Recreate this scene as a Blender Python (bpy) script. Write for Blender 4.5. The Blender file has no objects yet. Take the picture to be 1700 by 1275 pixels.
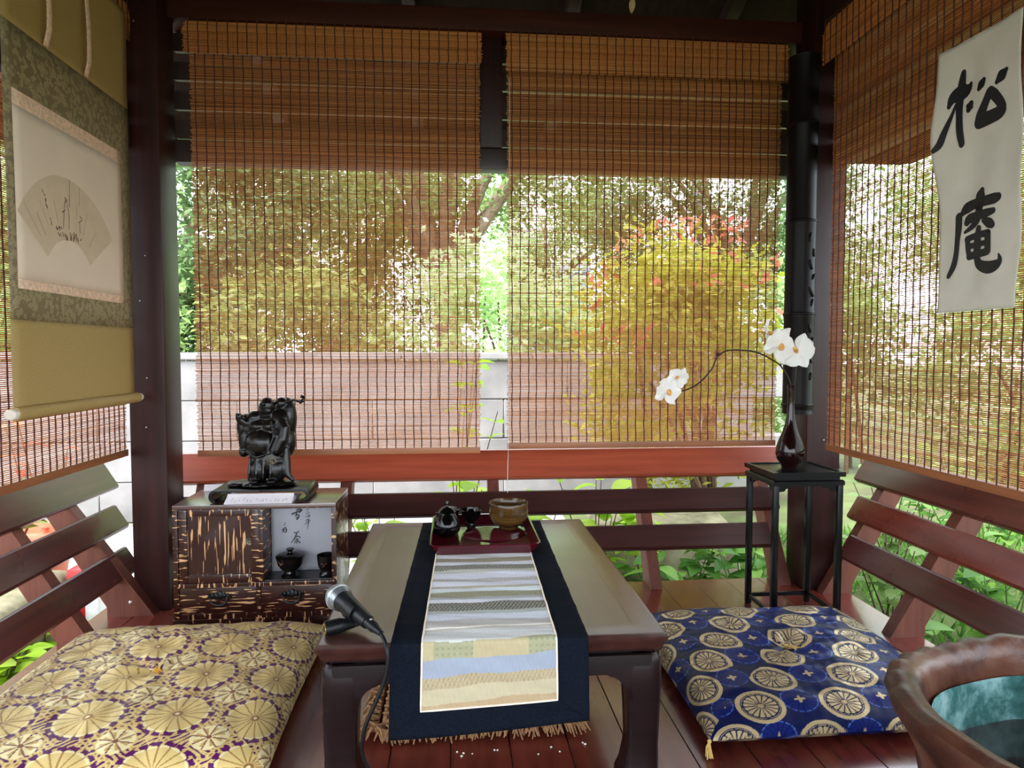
import bpy, bmesh, math, random
import numpy as np
from mathutils import Vector, Matrix

R = random.Random(7)
NP = np.random.default_rng(11)
SC = bpy.context.scene
COL = SC.collection
PI = math.pi

# ------------------------------------------------------------------ camera, world, exposure
cam_d = bpy.data.cameras.new('camera')
cam_d.sensor_fit = 'HORIZONTAL'
cam_d.sensor_width = 36.0
cam_d.lens = 36.0 * 1120.0 / 1700.0
cam_d.clip_start = 0.02
cam_d.clip_end = 400.0
cam = bpy.data.objects.new('camera', cam_d)
COL.objects.link(cam)
cam.location = (0.0, 0.0, 0.82)
cam.rotation_euler = (math.radians(90 - 2.684), 0.0, math.radians(-4.995))
SC.camera = cam

world = bpy.data.worlds.new('overcast_sky')
SC.world = world
world.use_nodes = True
wn = world.node_tree
bg = wn.nodes['Background']
bg.inputs['Color'].default_value = (0.82, 0.915, 1.0, 1)
bg.inputs['Strength'].default_value = 4.6

sun_d = bpy.data.lights.new('sun', 'SUN')
sun_d.energy = 7.0
sun_d.angle = math.radians(35)
sun_d.color = (0.97, 0.98, 1.0)
sun = bpy.data.objects.new('sun', sun_d)
COL.objects.link(sun)
sun.location = (0, -3, 8)
sun.rotation_euler = (math.radians(22), math.radians(-14), 0.0)

vs = SC.view_settings
vs.view_transform = 'Standard'
vs.look = 'None'
vs.gamma = 1.0
vs.exposure = 0.68
vs.use_curve_mapping = False
SC.cycles.max_bounces = 10
SC.cycles.transparent_max_bounces = 12
SC.cycles.sample_clamp_indirect = 3.0


# ------------------------------------------------------------------ helpers: colour, materials
def lin(c):
    c = c / 255.0
    return c / 12.92 if c <= 0.04045 else ((c + 0.055) / 1.055) ** 2.4


def rgb(r, g, b):
    return (lin(r), lin(g), lin(b), 1.0)


def new_mat(name):
    m = bpy.data.materials.new(name)
    m.use_nodes = True
    nt = m.node_tree
    return m, nt, nt.nodes['Principled BSDF']


def nd(nt, kind, **kw):
    n = nt.nodes.new(kind)
    for k, v in kw.items():
        if k in n.inputs.keys():
            n.inputs[k].default_value = v
        else:
            setattr(n, k, v)
    return n


def mapping(nt, scale, coord='Object'):
    tc = nd(nt, 'ShaderNodeTexCoord')
    mp = nd(nt, 'ShaderNodeMapping')
    mp.inputs['Scale'].default_value = scale
    nt.links.new(tc.outputs[coord], mp.inputs['Vector'])
    return mp


def ramp(nt, fac, stops):
    r = nd(nt, 'ShaderNodeValToRGB')
    e = r.color_ramp.elements
    while len(e) < len(stops):
        e.new(0.5)
    for i, (p, c) in enumerate(stops):
        e[i].position = p
        e[i].color = c
    nt.links.new(fac, r.inputs['Fac'])
    return r


def plain(name, col, rough=0.5, metal=0.0, coat=0.0, var=0.12, scale=30, bump=0.0, spec=0.5):
    m, nt, b = new_mat(name)
    mp = mapping(nt, (1, 1, 1))
    nz = nd(nt, 'ShaderNodeTexNoise', Scale=float(scale), Detail=4.0)
    nt.links.new(mp.outputs[0], nz.inputs['Vector'])
    lo = tuple(c * (1 - var) for c in col[:3]) + (1,)
    hi = tuple(min(1, c * (1 + var)) for c in col[:3]) + (1,)
    r = ramp(nt, nz.outputs['Fac'], [(0.3, lo), (0.7, hi)])
    nt.links.new(r.outputs[0], b.inputs['Base Color'])
    b.inputs['Roughness'].default_value = rough
    b.inputs['Metallic'].default_value = metal
    b.inputs['Coat Weight'].default_value = coat
    b.inputs['Coat Roughness'].default_value = 0.08
    b.inputs['Specular IOR Level'].default_value = spec
    if bump:
        bp = nd(nt, 'ShaderNodeBump', Strength=bump, Distance=0.002)
        nt.links.new(nz.outputs['Fac'], bp.inputs['Height'])
        nt.links.new(bp.outputs[0], b.inputs['Normal'])
    return m


def wood(name, dark, light, axis='X', rough=0.3, coat=0.4, grain=45.0, spec=0.5, coat_rough=0.15):
    m, nt, b = new_mat(name)
    st = {'X': (0.06, 1, 1), 'Y': (1, 0.06, 1), 'Z': (1, 1, 0.06)}[axis]
    mp = mapping(nt, st)
    nz = nd(nt, 'ShaderNodeTexNoise', Scale=grain, Detail=6.0, Roughness=0.6)
    nt.links.new(mp.outputs[0], nz.inputs['Vector'])
    oi = nd(nt, 'ShaderNodeObjectInfo')
    r = ramp(nt, nz.outputs['Fac'], [(0.28, dark), (0.72, light)])
    hv = nd(nt, 'ShaderNodeHueSaturation')
    mr = nd(nt, 'ShaderNodeMapRange')
    mr.inputs['To Min'].default_value = 0.85
    mr.inputs['To Max'].default_value = 1.15
    nt.links.new(oi.outputs['Random'], mr.inputs['Value'])
    nt.links.new(mr.outputs[0], hv.inputs['Value'])
    nt.links.new(r.outputs[0], hv.inputs['Color'])
    nt.links.new(hv.outputs[0], b.inputs['Base Color'])
    mp2 = mapping(nt, (1, 1, 1))
    n2 = nd(nt, 'ShaderNodeTexNoise', Scale=9.0, Detail=3.0)
    nt.links.new(mp2.outputs[0], n2.inputs['Vector'])
    rr = nd(nt, 'ShaderNodeMapRange')
    rr.inputs['To Min'].default_value = rough * 0.85
    rr.inputs['To Max'].default_value = rough * 1.2
    nt.links.new(n2.outputs['Fac'], rr.inputs['Value'])
    nt.links.new(rr.outputs[0], b.inputs['Roughness'])
    b.inputs['Coat Weight'].default_value = coat
    b.inputs['Coat Roughness'].default_value = coat_rough
    b.inputs['Specular IOR Level'].default_value = spec
    bp = nd(nt, 'ShaderNodeBump', Strength=0.05, Distance=0.0006)
    nt.links.new(nz.outputs['Fac'], bp.inputs['Height'])
    nt.links.new(bp.outputs[0], b.inputs['Normal'])
    return m


def leaf_mat(name, cols, trans=0.45, rough=0.45, spec=0.3):
    m, nt, b = new_mat(name)
    g = nd(nt, 'ShaderNodeNewGeometry')
    n = len(cols)
    oi = nd(nt, 'ShaderNodeObjectInfo')
    ad = nd(nt, 'ShaderNodeMath', operation='ADD')
    fr = nd(nt, 'ShaderNodeMath', operation='FRACT')
    nt.links.new(g.outputs['Random Per Island'], ad.inputs[0])
    nt.links.new(oi.outputs['Random'], ad.inputs[1])
    nt.links.new(ad.outputs[0], fr.inputs[0])
    r = ramp(nt, fr.outputs[0], [(i / max(1, n - 1), c) for i, c in enumerate(cols)])
    nt.links.new(r.outputs[0], b.inputs['Base Color'])
    b.inputs['Roughness'].default_value = rough
    b.inputs['Specular IOR Level'].default_value = spec
    tr = nd(nt, 'ShaderNodeBsdfTranslucent')
    nt.links.new(r.outputs[0], tr.inputs['Color'])
    mx = nd(nt, 'ShaderNodeMixShader')
    mx.inputs[0].default_value = trans
    out = nt.nodes['Material Output']
    nt.links.new(b.outputs[0], mx.inputs[1])
    nt.links.new(tr.outputs[0], mx.inputs[2])
    nt.links.new(mx.outputs[0], out.inputs['Surface'])
    return m


def painted(name, rough=0.7, gold_rough=0.35, gold_metal=0.6, sheen=0.0, weave=0.0):
    """colour print stored as a colour attribute; its alpha marks metallic thread"""
    m, nt, b = new_mat(name)
    a = nd(nt, 'ShaderNodeAttribute', attribute_name='print')
    nt.links.new(a.outputs['Color'], b.inputs['Base Color'])
    for sock, lo, hi in (('Roughness', rough, gold_rough), ('Metallic', 0.0, gold_metal)):
        mr = nd(nt, 'ShaderNodeMapRange')
        mr.inputs['To Min'].default_value = lo
        mr.inputs['To Max'].default_value = hi
        nt.links.new(a.outputs['Alpha'], mr.inputs['Value'])
        nt.links.new(mr.outputs[0], b.inputs[sock])
    b.inputs['Sheen Weight'].default_value = sheen
    b.inputs['Specular IOR Level'].default_value = 0.15
    if weave:
        mp = mapping(nt, (1, 1, 1))
        w = nd(nt, 'ShaderNodeTexNoise', Scale=700.0, Detail=2.0)
        nt.links.new(mp.outputs[0], w.inputs['Vector'])
        bp = nd(nt, 'ShaderNodeBump', Strength=weave, Distance=0.0006)
        nt.links.new(w.outputs['Fac'], bp.inputs['Height'])
        nt.links.new(bp.outputs[0], b.inputs['Normal'])
    return m


def bark(name, stretch):
    """dark lacquered wood with pale torn bark flecks running along one axis"""
    m, nt, b = new_mat(name)
    mp = mapping(nt, stretch)
    nz = nd(nt, 'ShaderNodeTexNoise', Scale=1.0, Detail=1.5, Roughness=0.45, Distortion=0.3)
    nt.links.new(mp.outputs[0], nz.inputs['Vector'])
    r = ramp(nt, nz.outputs['Fac'], [(0.0, rgb(38, 16, 13)), (0.60, rgb(52, 23, 18)), (0.625, rgb(200, 152, 108)), (1.0, rgb(222, 182, 138))])
    nt.links.new(r.outputs[0], b.inputs['Base Color'])
    b.inputs['Roughness'].default_value = 0.3
    b.inputs['Coat Weight'].default_value = 0.3
    b.inputs['Specular IOR Level'].default_value = 0.25
    b.inputs['Coat Roughness'].default_value = 0.06
    return m


# ------------------------------------------------------------------ helpers: meshes
class MB:
    def __init__(self):
        self.bm = bmesh.new()

    def box(self, x0, x1, y0, y1, z0, z1, bev=0.0, seg=2):
        vs_ = [self.bm.verts.new(p) for p in ((x0, y0, z0), (x1, y0, z0), (x1, y1, z0), (x0, y1, z0),
                                             (x0, y0, z1), (x1, y0, z1), (x1, y1, z1), (x0, y1, z1))]
        fs = [self.bm.faces.new([vs_[i] for i in q]) for q in ((3, 2, 1, 0), (4, 5, 6, 7), (0, 1, 5, 4), (1, 2, 6, 5), (2, 3, 7, 6), (3, 0, 4, 7))]
        if bev:
            es = list({e for f in fs for e in f.edges})
            bmesh.ops.bevel(self.bm, geom=es, offset=bev, segments=seg, profile=0.6, affect='EDGES')
        return self

    def prism(self, poly, axis, a, b, bev=0.0):
        """poly: 2D points in the plane normal to axis, extruded from a to b"""
        def P(p, t):
            return {'X': (t, p[0], p[1]), 'Y': (p[0], t, p[1]), 'Z': (p[0], p[1], t)}[axis]
        v0 = [self.bm.verts.new(P(p, a)) for p in poly]
        v1 = [self.bm.verts.new(P(p, b)) for p in poly]
        n = len(poly)
        fs = [self.bm.faces.new(v0), self.bm.faces.new(v1[::-1])]
        for i in range(n):
            fs.append(self.bm.faces.new((v0[i], v1[i], v1[(i + 1) % n], v0[(i + 1) % n])))
        if bev:
            es = [e for e in {e for f in fs for e in f.edges} if not (e.verts[0] in v0 and e.verts[1] in v1) and not (e.verts[1] in v0 and e.verts[0] in v1)]
            bmesh.ops.bevel(self.bm, geom=es, offset=bev, segments=2, profile=0.6, affect='EDGES')
        return self

    def lathe(self, prof, c=(0, 0, 0), seg=32, squash=1.0, fn=None):
        rings = []
        for (r, z) in prof:
            if r < 1e-6:
                rings.append([self.bm.verts.new((c[0], c[1], c[2] + z))])
            else:
                ring = []
                for k in range(seg):
                    a = 2 * PI * k / seg
                    rr = r * (fn(a, z) if fn else 1.0)
                    ring.append(self.bm.verts.new((c[0] + rr * math.cos(a), c[1] + rr * squash * math.sin(a), c[2] + z)))
                rings.append(ring)
        for p, q in zip(rings, rings[1:]):
            if len(p) == 1 and len(q) == 1:
                continue
            for k in range(seg):
                k2 = (k + 1) % seg
                if len(p) == 1:
                    self.bm.faces.new((p[0], q[k2], q[k]))
                elif len(q) == 1:
                    self.bm.faces.new((p[k], p[k2], q[0]))
                else:
                    self.bm.faces.new((p[k], p[k2], q[k2], q[k]))
        return self

    def tube(self, pts, rad, seg=8, cap=True, flat=1.0):
        pts = [Vector(p) for p in pts]
        n = len(pts)
        rads = rad if isinstance(rad, (list, tuple)) else [rad] * n
        prev = None
        rings = []
        for i, p in enumerate(pts):
            t = (pts[min(i + 1, n - 1)] - pts[max(i - 1, 0)])
            if t.length < 1e-9:
                t = Vector((0, 0, 1))
            t.normalize()
            if prev is None:
                ref = Vector((0, 0, 1)) if abs(t.z) < 0.9 else Vector((0, 1, 0))
                u = t.cross(ref).normalized()
            else:
                u = (prev - t * prev.dot(t))
                if u.length < 1e-6:
                    u = t.orthogonal()
                u.normalize()
            prev = u
            v = t.cross(u)
            rings.append([self.bm.verts.new(p + (u * math.cos(2 * PI * k / seg) + v * flat * math.sin(2 * PI * k / seg)) * rads[i]) for k in range(seg)])
        for p, q in zip(rings, rings[1:]):
            for k in range(seg):
                self.bm.faces.new((p[k], p[(k + 1) % seg], q[(k + 1) % seg], q[k]))
        if cap:
            self.bm.faces.new(rings[0][::-1])
            self.bm.faces.new(rings[-1])
        return self

    def grid(self, fn, nu, nv):
        vv = [[self.bm.verts.new(fn(i / nu, j / nv)) for i in range(nu + 1)] for j in range(nv + 1)]
        for j in range(nv):
            for i in range(nu):
                self.bm.faces.new((vv[j][i], vv[j][i + 1], vv[j + 1][i + 1], vv[j + 1][i]))
        return self

    def ball(self, c, r, seg=16, rings=10, rot=None):
        r = r if isinstance(r, (list, tuple)) else (r, r, r)
        M = Matrix.Translation(c) @ (rot.to_4x4() if rot else Matrix.Identity(4)) @ Matrix.Diagonal((r[0], r[1], r[2], 1))
        new = self.bm.verts.new
        top, bot = new(M @ Vector((0, 0, 1))), new(M @ Vector((0, 0, -1)))
        rows = [[new(M @ Vector((math.sin(PI * j / rings) * math.cos(2 * PI * i / seg), math.sin(PI * j / rings) * math.sin(2 * PI * i / seg), math.cos(PI * j / rings)))) for i in range(seg)] for j in range(1, rings)]
        nf = self.bm.faces.new
        for i in range(seg):
            i2 = (i + 1) % seg
            nf((top, rows[0][i], rows[0][i2]))
            nf((bot, rows[-1][i2], rows[-1][i]))
            for p, q in zip(rows, rows[1:]):
                nf((p[i], q[i], q[i2], p[i2]))
        return self

    def mesh(self, name, smooth=True, off=(0, 0, 0)):
        bmesh.ops.recalc_face_normals(self.bm, faces=self.bm.faces)
        me = bpy.data.meshes.new(name)
        if any(off):
            bmesh.ops.translate(self.bm, verts=self.bm.verts, vec=off)
        self.bm.to_mesh(me)
        self.bm.free()
        if smooth:
            me.polygons.foreach_set('use_smooth', [True] * len(me.polygons))
            try:
                me.set_sharp_from_angle(angle=math.radians(38))
            except Exception:
                pass
        return me


def np_mesh(name, verts, faces, smooth=False, print_=None):
    me = bpy.data.meshes.new(name)
    verts = np.asarray(verts, dtype=np.float32)
    faces = np.asarray(faces, dtype=np.int32)
    k = faces.shape[1]
    me.vertices.add(len(verts))
    me.vertices.foreach_set('co', verts.ravel())
    me.loops.add(faces.size)
    me.loops.foreach_set('vertex_index', faces.ravel())
    me.polygons.add(len(faces))
    me.polygons.foreach_set('loop_start', np.arange(0, faces.size, k, dtype=np.int32))
    me.polygons.foreach_set('loop_total', np.full(len(faces), k, dtype=np.int32))
    if smooth:
        me.polygons.foreach_set('use_smooth', np.ones(len(faces), dtype=bool))
    me.update(calc_edges=True)
    if print_ is not None:
        at = me.color_attributes.new('print', 'FLOAT_COLOR', 'POINT')
        at.data.foreach_set('color', np.asarray(print_, dtype=np.float32).ravel())
    return me


def grid_faces(nu, nv, base=0):
    i, j = np.meshgrid(np.arange(nu), np.arange(nv))
    a = (j * (nu + 1) + i).ravel() + base
    return np.stack([a, a + 1, a + nu + 2, a + nu + 1], 1)


def origin(o):
    v = Vector((0, 0, 0))
    while o is not None:
        v += o.location
        o = o.parent
    return v


def tag(o, label=None, cat=None, group=None, kind=None):
    if label:
        o['label'] = label
    if cat:
        o['category'] = cat
    if group:
        o['group'] = group
    if kind:
        o['kind'] = kind
    return o


def thing(name, loc, label, cat, group=None, kind=None):
    o = bpy.data.objects.new(name, None)
    o.empty_display_size = 0.05
    COL.objects.link(o)
    o.location = loc
    return tag(o, label, cat, group, kind)


def obj(name, mb, mat, parent=None, label=None, cat=None, group=None, kind=None, smooth=True, loc=None):
    """mb in world coordinates; it is shifted to its parent's (or its own) origin"""
    base = origin(parent) if parent is not None else Vector(loc or (0, 0, 0))
    if isinstance(mb, MB):
        me = mb.mesh(name, smooth, tuple(-base))
    else:
        me = mb
        if base.length > 0:
            me.transform(Matrix.Translation(-base))
    o = bpy.data.objects.new(name, me)
    if parent is not None:
        o.parent = parent
    elif loc:
        o.location = loc
    COL.objects.link(o)
    if mat is not None:
        me.materials.append(mat)
    return tag(o, label, cat, group, kind)


def piece(name, me, parent, loc, rot=None, scale=None):
    """another object on shared mesh data; loc is in the parent's own space"""
    o = bpy.data.objects.new(name, me)
    o.parent = parent
    o.location = loc
    if rot:
        o.rotation_euler = rot
    if scale:
        o.scale = scale
    COL.objects.link(o)
    return o


def copy_tree(o, parent=None):
    c = o.copy()
    COL.objects.link(c)
    c.parent = parent
    for ch in o.children:
        copy_tree(ch, c)
    return c


def smooth_path(pts, n=8):
    """Catmull-Rom through points"""
    P = [Vector(p) for p in pts]
    out = []
    for i in range(len(P) - 1):
        p0, p1, p2, p3 = P[max(i - 1, 0)], P[i], P[i + 1], P[min(i + 2, len(P) - 1)]
        for k in range(n):
            t = k / n
            out.append(0.5 * ((2 * p1) + (p2 - p0) * t + (2 * p0 - 5 * p1 + 4 * p2 - p3) * t * t + (3 * p1 - p0 - 3 * p2 + p3) * t ** 3))
    out.append(P[-1])
    return out


def strokes_mesh(name, strokes, surf, sub=5):
    """brush strokes (a, b, half width) laid on a surface surf(a, b) -> xyz"""
    V, F = [], []
    def add(pts):
        b0 = len(V)
        V.extend(surf(p[0], p[1]) for p in pts)
        return b0
    for st in strokes:
        dense = smooth_path([(p[0], p[1], p[2]) for p in st], sub)
        L, Rr = [], []
        n = len(dense)
        for i, p in enumerate(dense):
            t = dense[min(i + 1, n - 1)] - dense[max(i - 1, 0)]
            t = Vector((t.x, t.y))
            t.normalize()
            nn = Vector((-t.y, t.x))
            w = max(p.z, 0.0002)
            L.append((p.x + nn.x * w, p.y + nn.y * w))
            Rr.append((p.x - nn.x * w, p.y - nn.y * w))
        b0 = add(L + Rr)
        for i in range(n - 1):
            F.append((b0 + i, b0 + i + 1, b0 + n + i + 1, b0 + n + i))
        for p in (dense[0], dense[-1]):
            w = max(p.z, 0.0002)
            ring = [(p.x + w * math.cos(2 * PI * k / 12), p.y + w * math.sin(2 * PI * k / 12)) for k in range(12)]
            b1 = add(ring)
            F.append(tuple(range(b1, b1 + 12)))
    me = bpy.data.meshes.new(name)
    me.from_pydata([tuple(v) for v in V], [], F)
    me.update()
    return me


# ------------------------------------------------------------------ materials
M = {}
M['post'] = wood('dark_post_wood', rgb(32, 13, 12), rgb(54, 24, 22), 'Z', rough=0.4, coat=0.0, spec=0.3)
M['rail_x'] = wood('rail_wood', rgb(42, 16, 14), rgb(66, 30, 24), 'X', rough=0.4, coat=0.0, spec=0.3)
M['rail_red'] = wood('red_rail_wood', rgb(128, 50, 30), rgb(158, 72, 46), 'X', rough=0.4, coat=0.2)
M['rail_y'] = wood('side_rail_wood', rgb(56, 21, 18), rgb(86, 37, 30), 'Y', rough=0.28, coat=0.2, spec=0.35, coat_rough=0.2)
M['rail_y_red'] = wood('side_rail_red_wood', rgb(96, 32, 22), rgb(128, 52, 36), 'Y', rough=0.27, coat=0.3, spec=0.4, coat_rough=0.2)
M['support'] = wood('support_wood', rgb(84, 42, 32), rgb(114, 62, 48), 'Z', rough=0.5, coat=0.0, spec=0.3)
M['beam'] = wood('beam_wood', rgb(46, 18, 12), rgb(70, 29, 20), 'X', rough=0.55, coat=0.0, spec=0.2)
M['beam_y'] = wood('side_beam_wood', rgb(38, 17, 12), rgb(58, 27, 20), 'Y', rough=0.55, coat=0.0)
M['louver'] = wood('louver_wood', rgb(34, 20, 16), rgb(54, 32, 25), 'X', rough=0.5, coat=0.1)
M['roof'] = wood('roof_wood', rgb(28, 18, 13), rgb(44, 29, 21), 'Y', rough=0.85, spec=0.1, coat=0.0)
M['floor'] = wood('floor_wood', rgb(80, 28, 22), rgb(110, 46, 36), 'Y', rough=0.25, spec=0.4, coat=0.3, grain=30.0, coat_rough=0.1)
M['table'] = wood('table_wood', rgb(44, 24, 21), rgb(66, 38, 32), 'Y', rough=0.3, coat=0.7, coat_rough=0.26, spec=0.7)
M['table_x'] = wood('table_dark_wood', rgb(20, 12, 13), rgb(34, 20, 20), 'X', rough=0.26, coat=0.0, spec=0.16)
M['bamboo'] = None
M['screw'] = plain('steel_screw', rgb(190, 190, 185), 0.3, 0.8)
M['black'] = plain('black_lacquer', rgb(9, 10, 11), 0.28, spec=0.22)
M['black_satin'] = plain('black_satin', rgb(13, 13, 15), 0.4, spec=0.25)


def bamboo_mat():
    m, nt, b = new_mat('bamboo_slivers')
    g = nd(nt, 'ShaderNodeNewGeometry')
    mp = mapping(nt, (2.2, 2.2, 120))
    nz = nd(nt, 'ShaderNodeTexNoise', Scale=1.0, Detail=3.0)
    nt.links.new(mp.outputs[0], nz.inputs['Vector'])
    ad = nd(nt, 'ShaderNodeMath', operation='ADD')
    ml = nd(nt, 'ShaderNodeMath', operation='MULTIPLY')
    ml.inputs[1].default_value = 0.5
    nt.links.new(g.outputs['Random Per Island'], ml.inputs[0])
    nt.links.new(ml.outputs[0], ad.inputs[0])
    m2 = nd(nt, 'ShaderNodeMath', operation='MULTIPLY')
    m2.inputs[1].default_value = 0.6
    nt.links.new(nz.outputs['Fac'], m2.inputs[0])
    nt.links.new(m2.outputs[0], ad.inputs[1])
    r = ramp(nt, ad.outputs[0], [(0.1, rgb(164, 92, 44)), (0.45, rgb(218, 138, 72)), (0.75, rgb(232, 158, 90)), (0.95, rgb(246, 200, 136))])
    nt.links.new(r.outputs[0], b.inputs['Base Color'])
    b.inputs['Roughness'].default_value = 0.5
    tr = nd(nt, 'ShaderNodeBsdfTranslucent')
    nt.links.new(r.outputs[0], tr.inputs['Color'])
    mx = nd(nt, 'ShaderNodeMixShader')
    mx.inputs[0].default_value = 0.28
    nt.links.new(b.outputs[0], mx.inputs[1])
    nt.links.new(tr.outputs[0], mx.inputs[2])
    nt.links.new(mx.outputs[0], nt.nodes['Material Output'].inputs['Surface'])
    return m


M['bamboo'] = bamboo_mat()
M['cord'] = plain('blind_cord', rgb(78, 34, 22), 0.8, var=0.3, scale=300)
M['batten'] = wood('batten_wood', rgb(120, 66, 34), rgb(160, 96, 56), 'X', rough=0.5, coat=0.1)
M['batten_y'] = wood('batten_wood_side', rgb(120, 66, 34), rgb(166, 100, 58), 'Y', rough=0.5, coat=0.1)

# ------------------------------------------------------------------ the setting: floor, posts, beams, roof
FX0, FX1, FY0, FY1 = -1.115, 1.345, -0.75, 2.335
floor = obj('floor', MB().box(FX0 + 0.03, FX1 - 0.03, FY0, FY1 - 0.02, -0.30, -0.024), M['beam_y'], label='dark red polished plank floor of the tea pavilion', kind='structure')
nb = 20
pw = (FX1 - FX0) / nb
pl_me = MB().box(-pw / 2 + 0.0003, pw / 2 - 0.0003, FY0, FY1, -0.024, 0.0, bev=0.0015, seg=1).mesh('floor_board')
pl_me.materials.append(M['floor'])
for i in range(nb):
    piece('floor_board', pl_me, floor, (FX0 + (i + 0.5) * pw, 0, 0))

# corner posts
PY0, PY1 = 2.20, 2.33
for (x0, x1, lab) in ((-1.01, -0.90, 'dark square wooden corner post beside the hanging scroll'),
                      (1.205, 1.325, 'dark square wooden corner post behind the orchid vase')):
    p = thing('corner_post', ((x0 + x1) / 2, (PY0 + PY1) / 2, 0), lab, 'post', kind='structure')
    obj('shaft', MB().box(x0, x1, PY0, PY1, 0.0, 2.08, bev=0.006), M['post'], p)
    sc = MB()
    for z in ((1.905, 1.83, 1.12, 0.98, 0.74, 0.585) if x0 < 0 else (1.80, 0.52)):
        sc.ball((x0 + (x1 - x0) * (0.35 + 0.3 * R.random()), PY0 - 0.0005, z), (0.0024, 0.0012, 0.0024), 8, 6)
    obj('screw_heads', sc, M['screw'], p)

# back wall frame: top beam, lower beam, hanging mullion, louver boards
wb = thing('wall_back', (0.15, 2.36, 1.45), 'dark timber frame with louver boards above the back opening', 'frame', kind='structure')
obj('top_beam', MB().box(-0.95, 1.25, 2.285, 2.43, 1.885, 1.958, bev=0.006), M['beam'], wb)
obj('lower_beam', MB().box(-0.92, 1.22, 2.36, 2.42, 1.452, 1.522, bev=0.004), M['louver'], wb)
obj('mullion', MB().box(0.095, 0.172, 2.345, 2.425, 1.522, 1.89, bev=0.004), M['post'], wb)
lv = MB().prism([(-0.012, -0.031), (0.012, -0.028), (0.012, 0.031), (-0.012, 0.028)], 'X', -0.92, 1.22).mesh('louver_board')
lv.materials.append(M['louver'])
for z in (1.85, 1.757, 1.66, 1.565):
    piece('louver_board', lv, wb, (-0.15, 0.03, z - 1.45))
# side walls: beams above the side blinds
for (nm, x0, x1, lab) in (('wall_left', -1.06, -0.93, 'dark timber head beam above the hanging scroll'), ('wall_right', 1.235, 1.36, 'dark timber head beam above the calligraphy sheet')):
    w = thing(nm, ((x0 + x1) / 2, 1.0, 1.45), lab, 'frame', kind='structure')
    obj('top_beam', MB().box(x0, x1, -0.75, 2.30, 1.885, 2.03, bev=0.006), M['beam_y'], w)
    xm = (x0 + x1) / 2 + (-0.02 if nm == 'wall_left' else 0.02)
    obj('lower_beam', MB().box(xm - 0.03, xm + 0.03, -0.75, 2.20, 1.452, 1.522, bev=0.004), M['beam_y'], w)
    for z in (1.85, 1.757, 1.66, 1.565):
        obj('louver_board', MB().box(xm - 0.012, xm + 0.012, -0.75, 2.20, z - 0.025, z + 0.025), M['beam_y'], w)

# roof: hipped, boards on rafters
RCX, RCY, RHX, RHY, REZ, RPK = 0.14, 0.30, 2.02, 2.80, 1.80, 2.95  # front half lengthened behind the camera, unseen, to cut the front light
roof = thing('ceiling', (RCX, RCY, REZ), 'dark boarded underside of the hipped pavilion roof with rafters', 'roof', kind='structure')
apex = Vector((RCX, RCY, RPK))
cors = [Vector((RCX - RHX, RCY - RHY, REZ)), Vector((RCX + RHX, RCY - RHY, REZ)), Vector((RCX + RHX, RCY + RHY, REZ)), Vector((RCX - RHX, RCY + RHY, REZ))]
for i in range(4):
    a, b = cors[i], cors[(i + 1) % 4]
    nbd = 14
    for k in range(nbd):
        t0, t1 = k / nbd, (k + 0.985) / nbd
        q = [a.lerp(apex, t0), b.lerp(apex, t0), b.lerp(apex, t1), a.lerp(apex, t1)]
        n = (q[1] - q[0]).cross(q[3] - q[0]).normalized()
        mb = MB()
        lo = [mb.bm.verts.new(v) for v in q]
        hi = [mb.bm.verts.new(v + Vector((0, 0, 0.022))) for v in q]
        mb.bm.faces.new(lo[::-1]); mb.bm.faces.new(hi)
        for e in range(4):
            mb.bm.faces.new((lo[e], lo[(e + 1) % 4], hi[(e + 1) % 4], hi[e]))
        obj('roof_board', mb, M['roof'], roof, smooth=False)
    dn = (b - a).normalized() * 0.02
    out_ = Vector(((a + b) / 2 - Vector((RCX, RCY, REZ)))).normalized() * 0.022
    fm = MB()
    fl = [fm.bm.verts.new(v) for v in (a, b, b + out_, a + out_)]
    fu = [fm.bm.verts.new(v.co + Vector((0, 0, 0.024))) for v in fl]
    for v in fl:
        v.co.z -= 0.078
    fm.bm.faces.new(fl[::-1]); fm.bm.faces.new(fu)
    for e in range(4):
        fm.bm.faces.new((fl[e], fl[(e + 1) % 4], fu[(e + 1) % 4], fu[e]))
    obj('fascia_board', fm, M['roof'], roof, smooth=False)
    nr = 7
    for k in range(nr + 1):
        s = k / nr
        p0 = a.lerp(b, s)
        if k in (0, nr):
            p1 = apex
        else:
            tt = 1 - abs(2 * s - 1)
            p1 = p0 + (apex - (a + b) / 2) * tt
        if k == nr:
            continue
        d = (p1 - p0).normalized()
        side = d.cross(Vector((0, 0, 1))).normalized() * 0.022
        upv = side.cross(d).normalized() * 0.03
        c0, c1 = p0 - Vector((0, 0, 0.034)), p1 - Vector((0, 0, 0.034))
        mb = MB()
        r0 = [mb.bm.verts.new(c0 + s1 * side + s2 * upv) for s1, s2 in ((-1, -1), (1, -1), (1, 1), (-1, 1))]
        r1 = [mb.bm.verts.new(c1 + s1 * side + s2 * upv) for s1, s2 in ((-1, -1), (1, -1), (1, 1), (-1, 1))]
        mb.bm.faces.new(r0[::-1]); mb.bm.faces.new(r1)
        for e in range(4):
            mb.bm.faces.new((r0[e], r0[(e + 1) % 4], r1[(e + 1) % 4], r1[e]))
        obj('rafter', mb, M['beam_y'], roof, smooth=False)

# ------------------------------------------------------------------ leaning backrests
SL = ((0.128, 0.205), (0.245, 0.322), (0.362, 0.462))


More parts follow.
